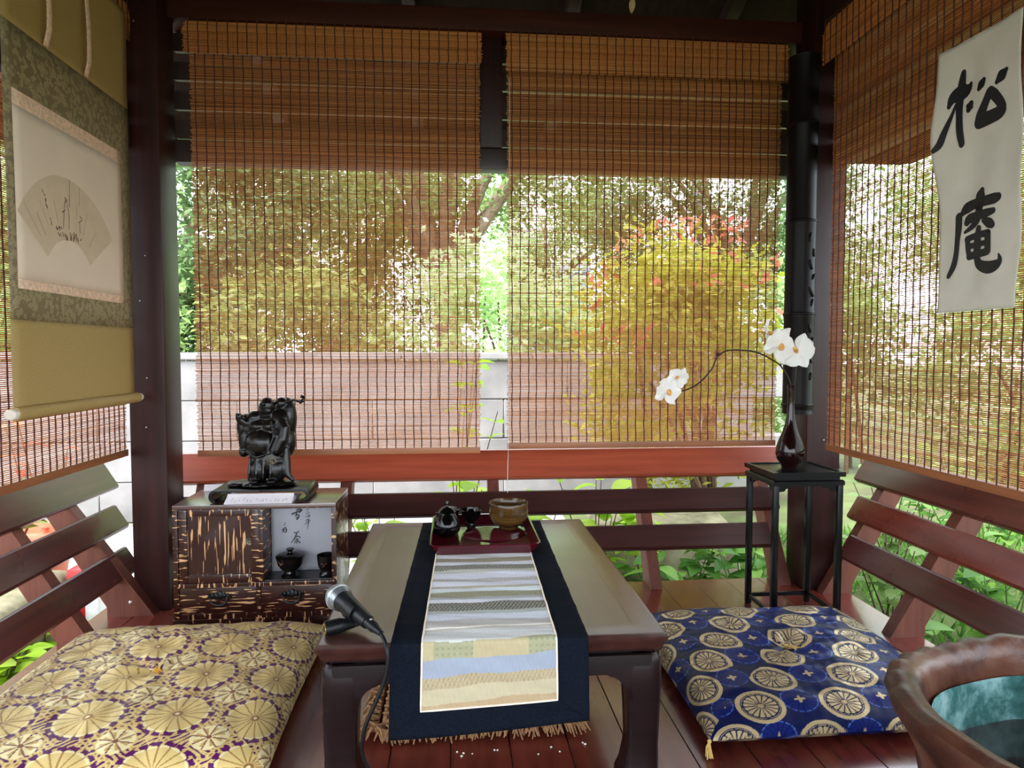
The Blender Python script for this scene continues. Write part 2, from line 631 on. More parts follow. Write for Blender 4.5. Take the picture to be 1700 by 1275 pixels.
def slat_profile(a, b, z0, z1, th=0.026):
    """cross-section (outward distance, z) of a slat lying in the leaning plane d = a + b z"""
    n = Vector((1, -b)).normalized()
    p0, p1 = Vector((a + b * z0, z0)), Vector((a + b * z1, z1))
    t = (p1 - p0).normalized()
    r = 0.007
    q = []
    for (c, s0, s1) in ((p0, 1, 0), (p1, -1, 0)):
        pass
    return [tuple(p0 + t * r), tuple(p0 + t * 0.001 + n * 0.002 * 1 + n * 0.004), tuple(p0 + n * (th - 0.004)), tuple(p0 + t * r + n * th),
            tuple(p1 - t * r + n * th), tuple(p1 + n * (th - 0.004)), tuple(p1 - t * 0.001 + n * 0.006), tuple(p1 - t * r)]


def sup_profile(a, b, z1, w0=0.10):
    """upright plank seen edge on: leaning inner edge, foot cut level on the floor"""
    return [(a, 0.0), (a + b * z1, z1), (a + b * z1 + 0.07, z1 - 0.005), (a + b * 0.14 + 0.085, 0.14), (a + 0.105, 0.03), (a + 0.105, 0.0)]


br = thing('backrest', (0.15, 2.35, 0.0), 'three-slat leaning backrest across the back, under the two front-facing bamboo blinds', 'backrest', kind=None)
for i, (z0, z1) in enumerate(SL):
    prof = slat_profile(2.22, 0.6, z0, z1)
    obj('slat', MB().prism([(y, z) for y, z in prof], 'X', -1.02, 1.20 + 0.06 * (i - 1)), M['rail_red'] if i == 2 else M['rail_x'], br,  # top slat takes the redder, lighter wood
        label='reddish top slat' if i == 2 else None)
for x in (-0.885, -0.385, 0.145, 0.70, 1.165):
    obj('support', MB().prism(sup_profile(2.247, 0.6, 0.44), 'X', x - 0.02, x + 0.02), M['support'], br)

bl = thing('backrest', (-1.0, 1.3, 0.0), 'three-slat leaning backrest on the left, below the hanging scroll', 'backrest')
for i, (z0, z1) in enumerate(SL):
    prof = slat_profile(0.945, 0.62, z0 - 0.012, z1 - 0.012)
    obj('slat', MB().prism([(-x, z) for x, z in prof], 'Y', -0.6, 2.27 + 0.09 * i), M['rail_y'], bl)
for y in (0.55, 1.25, 1.90, 2.28 - 0.05):
    pr = [(-x, z) for x, z in sup_profile(0.972, 0.62, 0.42)]
    if y > 2.1:
        pr = [(-0.93, 0.0)] + [(-x, z) for x, z in sup_profile(0.965, 0.62, 0.42)][1:]
        s = obj('support', MB().prism(pr, 'Y', 2.155, 2.197), M['support'], bl)
        obj('bolt', MB().ball((-1.0, 2.154, 0.045), (0.006, 0.002, 0.006), 10, 6), M['screw'], s)
    else:
        obj('support', MB().prism(pr, 'Y', y, y + 0.042), M['support'], bl)

brr = thing('backrest', (1.3, 1.3, 0.0), 'three-slat leaning backrest on the right, below the calligraphy sheet', 'backrest')
for i, (z0, z1) in enumerate(SL):
    prof = slat_profile(1.222, 0.6, z0, z1)
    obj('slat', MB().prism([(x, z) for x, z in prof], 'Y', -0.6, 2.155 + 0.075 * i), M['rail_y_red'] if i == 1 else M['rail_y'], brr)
for y in (0.45, 1.15, 1.80, 2.23):
    pr = sup_profile(1.249, 0.6, 0.43)
    if y > 2.1:
        s = obj('support', MB().prism(pr, 'Y', 2.158, 2.197), M['support'], brr)
        obj('bolt', MB().ball((1.30, 2.157, 0.045), (0.006, 0.002, 0.006), 10, 6), M['screw'], s)
    else:
        obj('support', MB().prism(pr, 'Y', y, y + 0.042), M['support'], brr)


# ------------------------------------------------------------------ bamboo blinds
def sliver_rows(W, rows, seed, seg=14, frame=None, hfrac=0.61, th=0.0012):
    """horizontal bamboo slivers; rows = list of (v, depth) centre positions, frame(u, v, w) -> xyz"""
    g = np.random.default_rng(seed)
    V, F = [], []
    base = 0
    us = np.linspace(0, W, seg + 1)
    for (v, w, pitch) in rows:
        h = pitch * hfrac * g.uniform(0.75, 1.22) / 2
        wob = np.cumsum(g.normal(0, 0.00018, seg + 1))
        wob -= wob.mean()
        e0, e1 = g.normal(0, 0.0022), g.normal(0, 0.0022)
        uu = us.copy()
        uu[0] += e0
        uu[-1] += e1
        ring = []
        for (dv, dw) in ((-h, 0), (-h * 0.5, th), (h * 0.5, th), (h, 0)):
            ring.append(np.stack([uu, v + wob + dv, np.full(seg + 1, w + dw)], 1))
        ring = np.stack(ring, 1)
        V.append(ring.reshape(-1, 3))
        k = np.arange(seg)[:, None] * 4
        for c in range(4):
            c2 = (c + 1) % 4
            F.append(np.concatenate([k + c, k + 4 + c, k + 4 + c2, k + c2], 1) + base)
        base += (seg + 1) * 4
    V = np.concatenate(V)
    F = np.concatenate(F)
    P = frame(V)
    return np_mesh('slivers', P, F)


def blind(label, frame, base, W, ztop, zbot, ncord, seed, flap, bat_mat, flap_over=0.012, group='bamboo roll blinds'):
    """frame maps local (u, v, w) arrays to world; w points into the room"""
    t = thing('bamboo_blind', base, label, 'blind', group)
    pitch = 0.0047
    g = np.random.default_rng(seed)
    zs = np.arange(zbot + 0.02, ztop, pitch)
    rows = [(z, 0.0006 * math.sin(z * 31), pitch) for z in zs]
    o = obj('sliver_screen', sliver_rows(W, rows, seed, frame=frame), M['bamboo'], t, kind='stuff')
    # valance: folded over the head rail, hanging a little in front
    fr = []
    n = int(flap / pitch)
    for i in range(n):
        v = ztop - i * pitch
        fr.append((v, 0.036 - 0.024 * math.exp(-i / 4.0) + 0.004 * math.sin(i / n * 3.0), pitch))
    va = obj('valance', sliver_rows(W + 0.012, fr, seed + 50, hfrac=0.78, frame=lambda A: frame(A + np.array([-0.006, 0, 0]))), M['bamboo'], t, kind='stuff')

    def F1(u, v, w):
        return Vector(tuple(frame(np.array([[u, v, w]]))[0]))
    org = origin(t)
    # vertical cords
    cp = [(0.0007 * math.sin(k * 1.7) + 0.0005 * math.sin(k * 0.6 + seed), zbot + 0.018 + (ztop - zbot - 0.018) * k / 60, 0.0026) for k in range(61)]
    base0 = F1(0, 0, 0)
    mb = MB().tube([F1(*c) - base0 for c in cp], [0.0017 + 0.0004 * (k % 2) for k in range(61)], 5)
    me = mb.mesh('cord')
    me.materials.append(M['cord'])
    mv = MB().tube([F1(0.0006 * math.sin(k * 1.3), ztop - flap + flap * k / 12, 0.0415 - (0.018 if k == 12 else 0)) - base0 for k in range(13)], 0.0018, 5).mesh('valance_cord')
    mv.materials.append(M['cord'])
    for i in range(ncord):
        u = W * (i + 0.55) / (ncord + 0.1) + g.normal(0, 0.0012)
        piece('cord', me, t, F1(u, 0, 0) - org)
        piece('cord', mv, va, F1(u - 0.012 / 2 + 0.012 * (i / ncord), 0, 0) - org)
    # head rail and bottom batten
    def bx(u0, u1, v0, v1, w0, w1):
        mb = MB()
        mb.box(u0, u1, v0, v1, w0, w1, bev=0.002)
        co = np.array([v.co[:] for v in mb.bm.verts])
        P = frame(co)
        for v, p in zip(mb.bm.verts, P):
            v.co = Vector(tuple(p))
        return mb
    obj('head_rail', bx(-0.004, W + 0.004, ztop - 0.03, ztop - 0.004, 0.002, 0.018), bat_mat, t)
    obj('bottom_batten', bx(0.0, W, zbot, zbot + 0.021, -0.006, 0.006), bat_mat, t)
    return t


def frame_back(x0, y0, lean=0.0):
    return lambda A: np.stack([x0 + A[:, 0], y0 - A[:, 2] + lean * (A[:, 1] - 1.9), A[:, 1]], 1)


def frame_left(xw, y0):
    return lambda A: np.stack([xw + A[:, 2], y0 + A[:, 0], A[:, 1]], 1)


def frame_right(xw, y0):
    return lambda A: np.stack([xw - A[:, 2], y0 - A[:, 0], A[:, 1]], 1)


blind('bamboo roll blind on the back, nearer the hanging scroll and the statuette', frame_back(-0.85, 2.325), (-0.385, 2.325, 0.47), 0.943, 1.893, 0.472, 31, 1, 0.118, M['batten'])
b2 = blind('bamboo roll blind on the back, directly behind the orchid', frame_back(0.187, 2.325), (0.67, 2.325, 0.47), 0.966, 1.90, 0.485, 33, 2, 0.148, M['batten'])
pc = smooth_path([(0.193, 2.305, 1.74), (0.192, 2.303, 1.2), (0.190, 2.302, 0.6), (0.186, 2.30, 0.41), (0.184, 2.28, 0.34)], 8)
obj('pull_cord', MB().tube(pc, 0.0012, 5), plain('pale_string', rgb(200, 195, 190), 0.6), b2, label='thin pale pull string')
blind('bamboo roll blind on the left, mostly hidden by the hanging scroll', frame_left(-1.018, 1.23), (-1.018, 1.7, 0.49), 0.965, 1.90, 0.497, 32, 3, 0.14, M['batten_y'])
blind('bamboo roll blind on the right, with a calligraphy sheet pinned over it', frame_right(1.222, 2.105), (1.222, 1.6, 0.49), 0.98, 1.88, 0.500, 33, 4, 0.15, M['batten_y'])

# ------------------------------------------------------------------ brush strokes as (across,up,half width) in metres
PINE = [[(1.5264,1.4781,0.0074),(1.5296,1.4587,0.0104),(1.5326,1.4361,0.0111),(1.5358,1.4155,0.0111),(1.536,1.3877,0.0092),(1.5348,1.3574,0.0092),(1.5312,1.3363,0.0091),(1.5249,1.3135,0.0079)],[(1.569,1.4174,0.007),(1.5598,1.4302,0.0132),(1.5408,1.4362,0.0148),(1.5193,1.435,0.0157),(1.5076,1.4384,0.0102),(1.5019,1.4449,0.0042)],[(1.5479,1.4119,0.0037),(1.5582,1.3934,0.005),(1.5714,1.3735,0.0076),(1.5849,1.3533,0.0096),(1.5957,1.3339,0.0103),(1.613,1.3234,0.0066)],[(1.5007,1.3979,0.0071),(1.5039,1.3932,0.0107),(1.5063,1.3882,0.0072)],[(1.4644,1.438,0.0058),(1.4704,1.4317,0.0093),(1.4763,1.4245,0.0058)],[(1.4016,1.436,0.0049),(1.4128,1.4286,0.012),(1.4252,1.4197,0.0055)],[(1.4443,1.4048,0.0107),(1.4561,1.3866,0.0102),(1.4687,1.3625,0.0126),(1.4706,1.3479,0.0138)],[(1.4706,1.3479,0.0149),(1.44,1.3479,0.0139),(1.4141,1.3501,0.013),(1.4087,1.3583,0.0097)],[(1.4087,1.3583,0.0097),(1.4163,1.3739,0.0093),(1.4324,1.3947,0.01),(1.4443,1.4057,0.0096)]]
AN = [[(1.4586,1.1898,0.0062),(1.4619,1.181,0.0113),(1.4643,1.1662,0.0102),(1.4646,1.1547,0.009)],[(1.5149,1.1495,0.0071),(1.502,1.1577,0.0117),(1.4763,1.163,0.0103),(1.4464,1.1637,0.0105),(1.4223,1.1635,0.0108),(1.4124,1.1644,0.0086)],[(1.5267,1.1418,0.0096),(1.527,1.1157,0.009),(1.5299,1.088,0.0072),(1.5327,1.0561,0.0072),(1.5398,1.0286,0.0079),(1.5557,1.0049,0.0055)],[(1.5006,1.1248,0.0082),(1.493,1.1312,0.0104),(1.47,1.1341,0.0091),(1.4452,1.1353,0.0089),(1.4247,1.1368,0.0065)],[(1.4646,1.1547,0.009),(1.4698,1.1287,0.0091),(1.4819,1.1135,0.0069),(1.5063,1.1025,0.0035)],[(1.4495,1.1209,0.0067),(1.4345,1.1113,0.0098),(1.427,1.1061,0.0076)],[(1.465,1.1045,0.0068),(1.4669,1.0894,0.0079),(1.4672,1.0661,0.0102),(1.4673,1.0389,0.0079),(1.459,1.0213,0.0101),(1.4351,1.0119,0.0125),(1.4136,1.0145,0.0107),(1.4023,1.0243,0.0063),(1.4052,1.0377,0.0021)],[(1.4989,1.0849,0.007),(1.4682,1.0896,0.0068),(1.4384,1.0898,0.0077)],[(1.4976,1.0847,0.007),(1.4949,1.0625,0.007),(1.4906,1.0422,0.0058)],[(1.4384,1.0898,0.0077),(1.4372,1.05,0.0077)],[(1.493,1.0672,0.0064),(1.44,1.0691,0.0055)],[(1.4907,1.0441,0.0081),(1.4391,1.048,0.0077)]]
SNOW = [[(-0.5139,0.3038,0.0026),(-0.5025,0.3089,0.0023),(-0.4848,0.3139,0.0017)],[(-0.4993,0.3163,0.0023),(-0.4899,0.3183,0.0025),(-0.4858,0.315,0.0029),(-0.4932,0.3066,0.0016)],[(-0.5,0.311,0.0021),(-0.5016,0.2992,0.0023)],[(-0.5057,0.2987,0.0016),(-0.4943,0.3002,0.0021),(-0.4944,0.2927,0.0021),(-0.4997,0.2864,0.0025)],[(-0.5027,0.2924,0.0016),(-0.4944,0.2933,0.0016)]]
YEAR = [[(-0.4703,0.3168,0.0009),(-0.4636,0.3188,0.0009)],[(-0.4689,0.311,0.0008),(-0.4647,0.312,0.0008)],[(-0.4709,0.3035,0.0009),(-0.4617,0.3063,0.0009)],[(-0.472,0.2965,0.0009),(-0.4708,0.2922,0.0009)],[(-0.4674,0.297,0.0009),(-0.46,0.2984,0.0009),(-0.4613,0.293,0.0009),(-0.4665,0.2919,0.0008)],[(-0.4641,0.2974,0.0008),(-0.4654,0.2927,0.0008)],[(-0.4665,0.2867,0.0009),(-0.4718,0.2808,0.0008)],[(-0.4708,0.281,0.0008),(-0.461,0.2834,0.0008)],[(-0.4729,0.2746,0.0008),(-0.4583,0.2812,0.0008)],[(-0.4765,0.2687,0.0008),(-0.4611,0.2759,0.0008)],[(-0.4641,0.2845,0.0009),(-0.4653,0.2695,0.0012),(-0.4681,0.2524,0.0005)]]
YU = [[(-0.5364,0.2758,0.0014),(-0.5352,0.2754,0.0014)],[(-0.5398,0.2701,0.0011),(-0.5361,0.2692,0.0011)],[(-0.5338,0.2619,0.0013),(-0.5421,0.2573,0.0011),(-0.5461,0.2504,0.0008)],[(-0.541,0.258,0.0013),(-0.5427,0.2456,0.0013)],[(-0.5367,0.2566,0.0013),(-0.5318,0.256,0.0015),(-0.5334,0.2471,0.0015),(-0.5379,0.2453,0.0011)],[(-0.5397,0.2536,0.0009),(-0.5375,0.2497,0.0009)]]
TEA = [[(-0.5086,0.2426,0.0015),(-0.503,0.2447,0.0013)],[(-0.5035,0.2389,0.0013),(-0.4945,0.2479,0.0013)],[(-0.5008,0.242,0.0017),(-0.5068,0.2271,0.0017),(-0.5184,0.2107,0.0009)],[(-0.5036,0.2292,0.0013),(-0.497,0.2316,0.0015),(-0.4904,0.2268,0.0015)],[(-0.5006,0.2242,0.0013),(-0.5008,0.2092,0.0015)],[(-0.5073,0.2199,0.0011),(-0.495,0.2219,0.0011)],[(-0.5047,0.2157,0.0013),(-0.5085,0.2092,0.0013)],[(-0.4972,0.2162,0.0015),(-0.4911,0.2092,0.0015)]]
FAN = [(1.6189,1.141),(1.6408,1.1707),(1.6821,1.2131),(1.7211,1.2385),(1.7652,1.2563),(1.8228,1.2623),(1.8836,1.2534),(1.9481,1.228),(1.9932,1.1983),(2.0304,1.1627),(2.0442,1.141),(1.9206,1.0549),(1.8959,1.0848),(1.8627,1.1008),(1.8222,1.1046),(1.7907,1.1005),(1.7596,1.0845),(1.7287,1.0518)]
FIG = [[(1.7126,1.209,0.0014),(1.7157,1.2028,0.0012)],[(1.719,1.2,0.0012),(1.7241,1.197,0.0012)],[(1.7255,1.1899,0.002),(1.727,1.1838,0.0015)],[(1.7266,1.1774,0.0017),(1.7315,1.1699,0.0018)],[(1.7411,1.1483,0.0012),(1.7438,1.1434,0.0012)],[(1.745,1.1394,0.0015),(1.7468,1.1322,0.0015)],[(1.8062,1.2103,0.0013),(1.8119,1.2071,0.0016),(1.8055,1.1968,0.0013)],[(1.8139,1.2076,0.0013),(1.8147,1.1999,0.0013)],[(1.7945,1.1722,0.0016),(1.8045,1.1787,0.0016)],[(1.8054,1.1945,0.0009),(1.7996,1.1599,0.0009),(1.7962,1.1326,0.0009)],[(1.8153,1.1967,0.001),(1.8237,1.1692,0.001),(1.8206,1.1348,0.001)],[(1.7659,1.1314,0.0018),(1.7692,1.1244,0.0018),(1.7791,1.1339,0.0015),(1.7806,1.1253,0.0015)],[(1.7848,1.1338,0.0015),(1.7891,1.1291,0.0015)],[(1.8753,1.1772,0.0013),(1.8833,1.1695,0.0013),(1.868,1.1596,0.0013)],[(1.8722,1.1604,0.001),(1.8728,1.1326,0.001)],[(1.7726,1.1173,0.0014),(1.7779,1.1105,0.0015)],[(1.782,1.1167,0.0014),(1.7854,1.1103,0.0014)],[(1.7917,1.1207,0.0012),(1.797,1.1116,0.0014)],[(1.8032,1.1182,0.0022),(1.8104,1.106,0.0025)],[(1.811,1.1173,0.0016),(1.8143,1.1066,0.0019)],[(1.8253,1.1266,0.0014),(1.8283,1.1078,0.0022)],[(1.8332,1.1234,0.0014),(1.8304,1.1093,0.0016)],[(1.8437,1.1298,0.0015),(1.8405,1.1087,0.0026)],[(1.8517,1.1266,0.0015),(1.8449,1.114,0.0016)],[(1.8559,1.1274,0.0013),(1.8529,1.1107,0.0016)],[(1.8595,1.1188,0.0016),(1.8631,1.1083,0.0017)],[(1.8718,1.1139,0.0013),(1.8788,1.1185,0.0013)],[(1.6405,1.1646,0.0004),(1.7031,1.0966,0.0004)],[(1.7008,1.1822,0.0004),(1.7328,1.1274,0.0004)],[(1.6889,1.1504,0.0006),(1.7208,1.1018,0.0006)],[(1.7582,1.1951,0.0005),(1.774,1.1439,0.0005)],[(1.8306,1.2609,0.0008),(1.8269,1.1924,0.0006)],[(1.8751,1.2514,0.0007),(1.8724,1.2022,0.0005)],[(1.9104,1.1914,0.0005),(1.8898,1.1309,0.0005)],[(1.953,1.1491,0.0005),(1.9189,1.1049,0.0005)],[(1.8622,1.2069,0.0005),(1.858,1.1669,0.0005)]]

# ------------------------------------------------------------------ hanging scroll on the left
def np_noise(a, b, seed=0):
    """cheap smooth noise from summed sines"""
    g = np.random.default_rng(seed)
    out = np.zeros_like(a)
    for k in range(7):
        fa, fb = g.normal(0, 1, 2) * (1.6 ** (k * 0.5))
        out = out + np.sin(a * fa + b * fb + g.uniform(0, 6.28)) / (1.2 ** k)
    return out / 3.0


def c3(r, g, b):
    return np.array(rgb(r, g, b)[:3])


def put(col, mask, c, alpha=None):
    col[mask, :3] = c
    if alpha is not None:
        col[mask, 3] = alpha


XS = -0.968
scroll = thing('hanging_scroll', (XS, 1.875, 0.66), 'olive silk hanging scroll with a pale fan painting, on the left blind', 'scroll')


def scroll_x(y, z):
    return XS + 0.0008 * math.sin(y * 9 + 1) * math.sin(z * 4) + 0.001 * math.sin(z * 7)


def sheet(name, y0, y1, z0, z1, mat, parent, off=0.0, nu=16, nv=16, th=0.0012, fn=scroll_x, side=1):
    mb = MB()
    mb.grid(lambda u, v: (fn(y0 + (y1 - y0) * u, z0 + (z1 - z0) * v) + off * side, y0 + (y1 - y0) * u, z0 + (z1 - z0) * v), nu, nv)
    o = obj(name, mb, mat, parent)
    md = o.modifiers.new('thickness', 'SOLIDIFY')
    md.thickness = th
    md.offset = 0
    return o


M['silk'] = plain('olive_silk', rgb(164, 136, 80), 0.6, var=0.10, scale=220, bump=0.1)


def brocade_mat():
    m, nt, b = new_mat('grey_brocade')
    mp = mapping(nt, (1, 75, 75))
    v = nd(nt, 'ShaderNodeTexVoronoi', Scale=1.0, feature='SMOOTH_F1')
    nt.links.new(mp.outputs[0], v.inputs['Vector'])
    n = nd(nt, 'ShaderNodeTexNoise', Scale=2.2, Detail=3.0)
    nt.links.new(mp.outputs[0], n.inputs['Vector'])
    ad = nd(nt, 'ShaderNodeMath', operation='ADD')
    nt.links.new(v.outputs['Distance'], ad.inputs[0])
    nt.links.new(n.outputs['Fac'], ad.inputs[1])
    r = ramp(nt, ad.outputs[0], [(0.55, rgb(140, 124, 90)), (0.85, rgb(154, 138, 102)), (1.05, rgb(120, 102, 72))])
    nt.links.new(r.outputs[0], b.inputs['Base Color'])
    b.inputs['Roughness'].default_value = 0.6
    return m


M['brocade'] = brocade_mat()
M['scroll_paper'] = plain('aged_scroll_paper', rgb(230, 206, 184), 0.75, var=0.04, scale=8)
M['pink_brocade'] = plain('pink_floral_silk', rgb(226, 190, 162), 0.65, var=0.22, scale=130)
M['fan_paper'] = plain('fan_painting_wash', rgb(212, 188, 160), 0.8, var=0.06, scale=14)
M['ink'] = plain('black_ink', rgb(14, 15, 20), 0.55, var=0.2, scale=40)
M['grey_ink'] = plain('pale_ink', rgb(128, 100, 86), 0.8, var=0.35, scale=60)
M['ivory'] = plain('ivory_knob', rgb(225, 215, 200), 0.4)
SY0, SY1 = 1.578, 2.150
sheet('lower_silk', SY0, SY1, 0.69, 0.893, M['silk'], scroll)
sheet('brocade_mount', SY0, SY1, 0.893, 1.547, M['brocade'], scroll)
sheet('upper_silk', SY0, SY1, 1.547, 1.83, M['silk'], scroll)
PYa, PYb = 1.605, 2.092
sheet('lower_border', PYa, PYb, 0.963, 0.985, M['pink_brocade'], scroll, off=0.0016)
sheet('upper_border', PYa, PYb, 1.370, 1.405, M['pink_brocade'], scroll, off=0.0016)
pp = sheet('painting_paper', PYa, PYb, 0.985, 1.370, M['scroll_paper'], scroll, off=0.0016)
fan_s = smooth_path([(p[0], p[1], 0) for p in FAN[:11]], 4) + smooth_path([(p[0], p[1], 0) for p in FAN[11:]], 4)
SH = 0.985
fv = [(p.x * SH + 0.012, (p.y - 0.82) * SH + 0.82) for p in fan_s]


def tri_fill(name, poly, place):
    bm = bmesh.new()
    vs_ = [bm.verts.new((p[0], p[1], 0)) for p in poly]
    es = [bm.edges.new((vs_[i], vs_[(i + 1) % len(vs_)])) for i in range(len(vs_))]
    bmesh.ops.triangle_fill(bm, edges=es, use_beauty=True)
    for v in bm.verts:
        v.co = Vector(place(v.co.x, v.co.y))
    me = bpy.data.meshes.new(name)
    bm.to_mesh(me)
    bm.free()
    return me


obj('fan_painting', tri_fill('fan_painting', fv, lambda y, z: (scroll_x(y, z) + 0.0034, y, z)), M['fan_paper'], pp)
FIG2 = [[(a * SH + 0.012, (b - 0.82) * SH + 0.82, w) for a, b, w in st] for st in FIG]
obj('figure_drawing', strokes_mesh('figure_drawing', FIG2, lambda y, z: (scroll_x(y, z) + 0.0044, y, z), 3), M['grey_ink'], pp)
for y in (1.728, 1.905):
    def stripf(u, v, y=y):
        z = 1.548 + 0.29 * v
        k = 1.0 if v > 0.12 else v / 0.12
        return (XS + 0.010 * k + 0.004 + 0.003 * math.sin(v * 5), y - 0.009 + 0.018 * u + 0.004 * (1 - k), z)
    o = obj('hanging_strip', MB().grid(stripf, 3, 16), M['pink_brocade'], scroll)
    md = o.modifiers.new('thickness', 'SOLIDIFY'); md.thickness = 0.0025
obj('roller', MB().tube([(XS + 0.004, SY0 - 0.004, 0.683), (XS + 0.004, SY1 + 0.004, 0.683)], 0.0155, 18), M['silk'], scroll)
for y, s in ((SY0 - 0.004, -1), (SY1 + 0.004, 1)):
    obj('roller_knob', MB().tube([(XS + 0.004, y, 0.683), (XS + 0.004, y + s * 0.004, 0.683), (XS + 0.004, y + s * 0.016, 0.683), (XS + 0.004, y + s * 0.019, 0.683)], [0.012, 0.0125, 0.0125, 0.009], 16), M['ivory'], scroll)

# ------------------------------------------------------------------ calligraphy sheet on the right
XC = 1.176
call = thing('calligraphy_sheet', (XC, 1.46, 0.92), 'white paper sheet with two large black brush characters, on the right blind', 'paper')


def call_x(y, z):
    e = max(0.0, (y - 1.42) / 0.17)
    bump = math.exp(-((z - 1.33) / 0.14) ** 2)
    wr = 0.0022 * math.sin(y * 60 + z * 12) * math.sin(z * 16 + 1) + 0.0022 * math.sin(z * 26 + y * 18)
    return XC - 0.052 * bump * e ** 2 - 0.008 * (1 - bump) * e ** 2 + wr + 0.006 * math.sin(z * 7)


M['rice_paper'] = plain('rice_paper', rgb(206, 197, 182), 0.85, var=0.04, scale=20)
CSX = 1.176 / 1.205


def call_map(y, z):
    y2, z2 = y * CSX, (z - 0.82) * CSX + 0.82
    for _ in range(4):
        k_ = call_x(y2, z2) / 1.205
        y2, z2 = y * k_, (z - 0.82) * k_ + 0.82
    return (call_x(y2, z2) - 0.0016, y2, z2)


sh = sheet('paper', 1.325, 1.552, 0.914, 1.530, M['rice_paper'], call, nu=30, nv=60, fn=call_x, th=0.0006)
PINE = [[(a, b, w * 1.16) for a, b, w in s_] for s_ in PINE]
AN = [[(a, b, w * 1.14) for a, b, w in s_] for s_ in AN]
obj('brush_character', strokes_mesh('brush_character', PINE, call_map), M['ink'], call, label='upper black brush character')
obj('brush_character', strokes_mesh('brush_character', AN, call_map), M['ink'], call, label='lower black brush character')

# ------------------------------------------------------------------ dark carved bamboo plaque on the right post
M['dark_bamboo'] = plain('dark_bamboo', rgb(18, 11, 10), 0.38, coat=0.0, spec=0.12, var=0.25, scale=25)
pq = thing('bamboo_plaque', (1.176, 2.185, 0.61), 'dark half-round bamboo plaque with carved relief, on the right corner post', 'plaque')
prof = []
zz = [0.61, 0.642, 0.948, 1.255, 1.578, 1.80]
for i, (za, zb) in enumerate(zip(zz, zz[1:])):
    prof += [(0.0500, za + 0.002), (0.0485, za + 0.012), (0.0478, (za + zb) / 2), (0.0490, zb - 0.010), (0.0510, zb - 0.003)]


def half_lathe(prof, cx, cy, seg=22, a0=PI * 0.80, a1=PI * 1.93):
    mb = MB()
    rows = []
    for r, z in prof:
        rows.append([mb.bm.verts.new((cx + r * math.cos(a0 + (a1 - a0) * k / seg), cy + r * math.sin(a0 + (a1 - a0) * k / seg), z)) for k in range(seg + 1)])
    for p, q in zip(rows, rows[1:]):
        for k in range(seg):
            mb.bm.faces.new((p[k], p[k + 1], q[k + 1], q[k]))
        mb.bm.faces.new((p[seg], p[0], q[0], q[seg]))
    mb.bm.faces.new(rows[0]); mb.bm.faces.new(rows[-1][::-1])
    return mb


obj('culm', half_lathe(prof, 1.168, 2.199), M['dark_bamboo'], pq)
for z in zz[1:5]:
    obj('node_ring', half_lathe([(0.0505, z - 0.004), (0.053, z - 0.001), (0.053, z + 0.002), (0.0505, z + 0.005)], 1.168, 2.199), M['dark_bamboo'], pq)
rel = MB()
for (z, a, s) in ((1.20, 1.55, 0.9), (1.15, 1.66, 0.8), (1.11, 1.58, 1.0), (1.07, 1.66, 0.7), (1.02, 1.6, 1.1), (0.985, 1.63, 0.8), (0.90, 1.58, 0.9), (0.86, 1.65, 0.7), (0.80, 1.6, 1.0), (0.74, 1.63, 0.8)):
    ang = a * PI
    c = Vector((1.168 + 0.049 * math.cos(ang), 2.199 + 0.049 * math.sin(ang), z))
    rel.ball(c, (0.006 * s, 0.0045, 0.018 * s), 12, 8, Matrix.Rotation(0.5 * math.sin(z * 60), 3, 'Y'))
obj('carved_relief', rel, M['dark_bamboo'], pq)

# ------------------------------------------------------------------ low table
TX0, TX1, TY0, TY1, TZ = -0.247, 0.396, 1.196, 2.066, 0.300
tb = thing('low_table', ((TX0 + TX1) / 2, (TY0 + TY1) / 2, 0), 'low dark wooden tea table with curved legs, under the runner', 'table')
nbd = 4
for k in range(nbd):
    xa = TX0 + 0.055 + (TX1 - TX0 - 0.11) * k / nbd
    xb = TX0 + 0.055 + (TX1 - TX0 - 0.11) * (k + 1) / nbd
    obj('top_board', MB().box(xa + 0.0002, xb - 0.0002, TY0 + 0.055, TY1 - 0.055, TZ - 0.02, TZ - 0.0006), M['table'], tb)
# mitred frame with a moulded edge: swept profile
prof_edge = [(0.0, 0.0), (0.048, 0.0), (0.0525, -0.0015), (0.0555, -0.006), (0.0545, -0.012), (0.050, -0.018), (0.047, -0.028), (0.043, -0.034), (0.0, -0.034)]


def sweep_rect(prof, x0, x1, y0, y1, z):
    """profile (outward offset from inner rectangle, dz) swept round a rectangle with mitred corners"""
    mb = MB()
    rows = []
    for (cx, cy, sx, sy) in ((x0, y0, -1, -1), (x1, y0, 1, -1), (x1, y1, 1, 1), (x0, y1, -1, 1)):
        rows.append([mb.bm.verts.new((cx + sx * o, cy + sy * o, z + dz)) for o, dz in prof])
    n = len(prof)
    for c in range(4):
        p, q = rows[c], rows[(c + 1) % 4]
        for k in range(n):
            mb.bm.faces.new((p[k], q[k], q[(k + 1) % n], p[(k + 1) % n]))
    return mb


obj('top_frame', sweep_rect(prof_edge, TX0 + 0.0555, TX1 - 0.0555, TY0 + 0.0555, TY1 - 0.0555, TZ), M['table'], tb)
ap_x0, ap_x1, ap_y0, ap_y1 = TX0 + 0.008, TX1 - 0.008, TY0 + 0.008, TY1 - 0.008
obj('waist', sweep_rect([(0, 0), (0.02, 0), (0.02, -0.02), (0, -0.02)], ap_x0 + 0.035, ap_x1 - 0.035, ap_y0 + 0.035, ap_y1 - 0.035, TZ - 0.03), M['table_x'], tb)


LW = 0.066


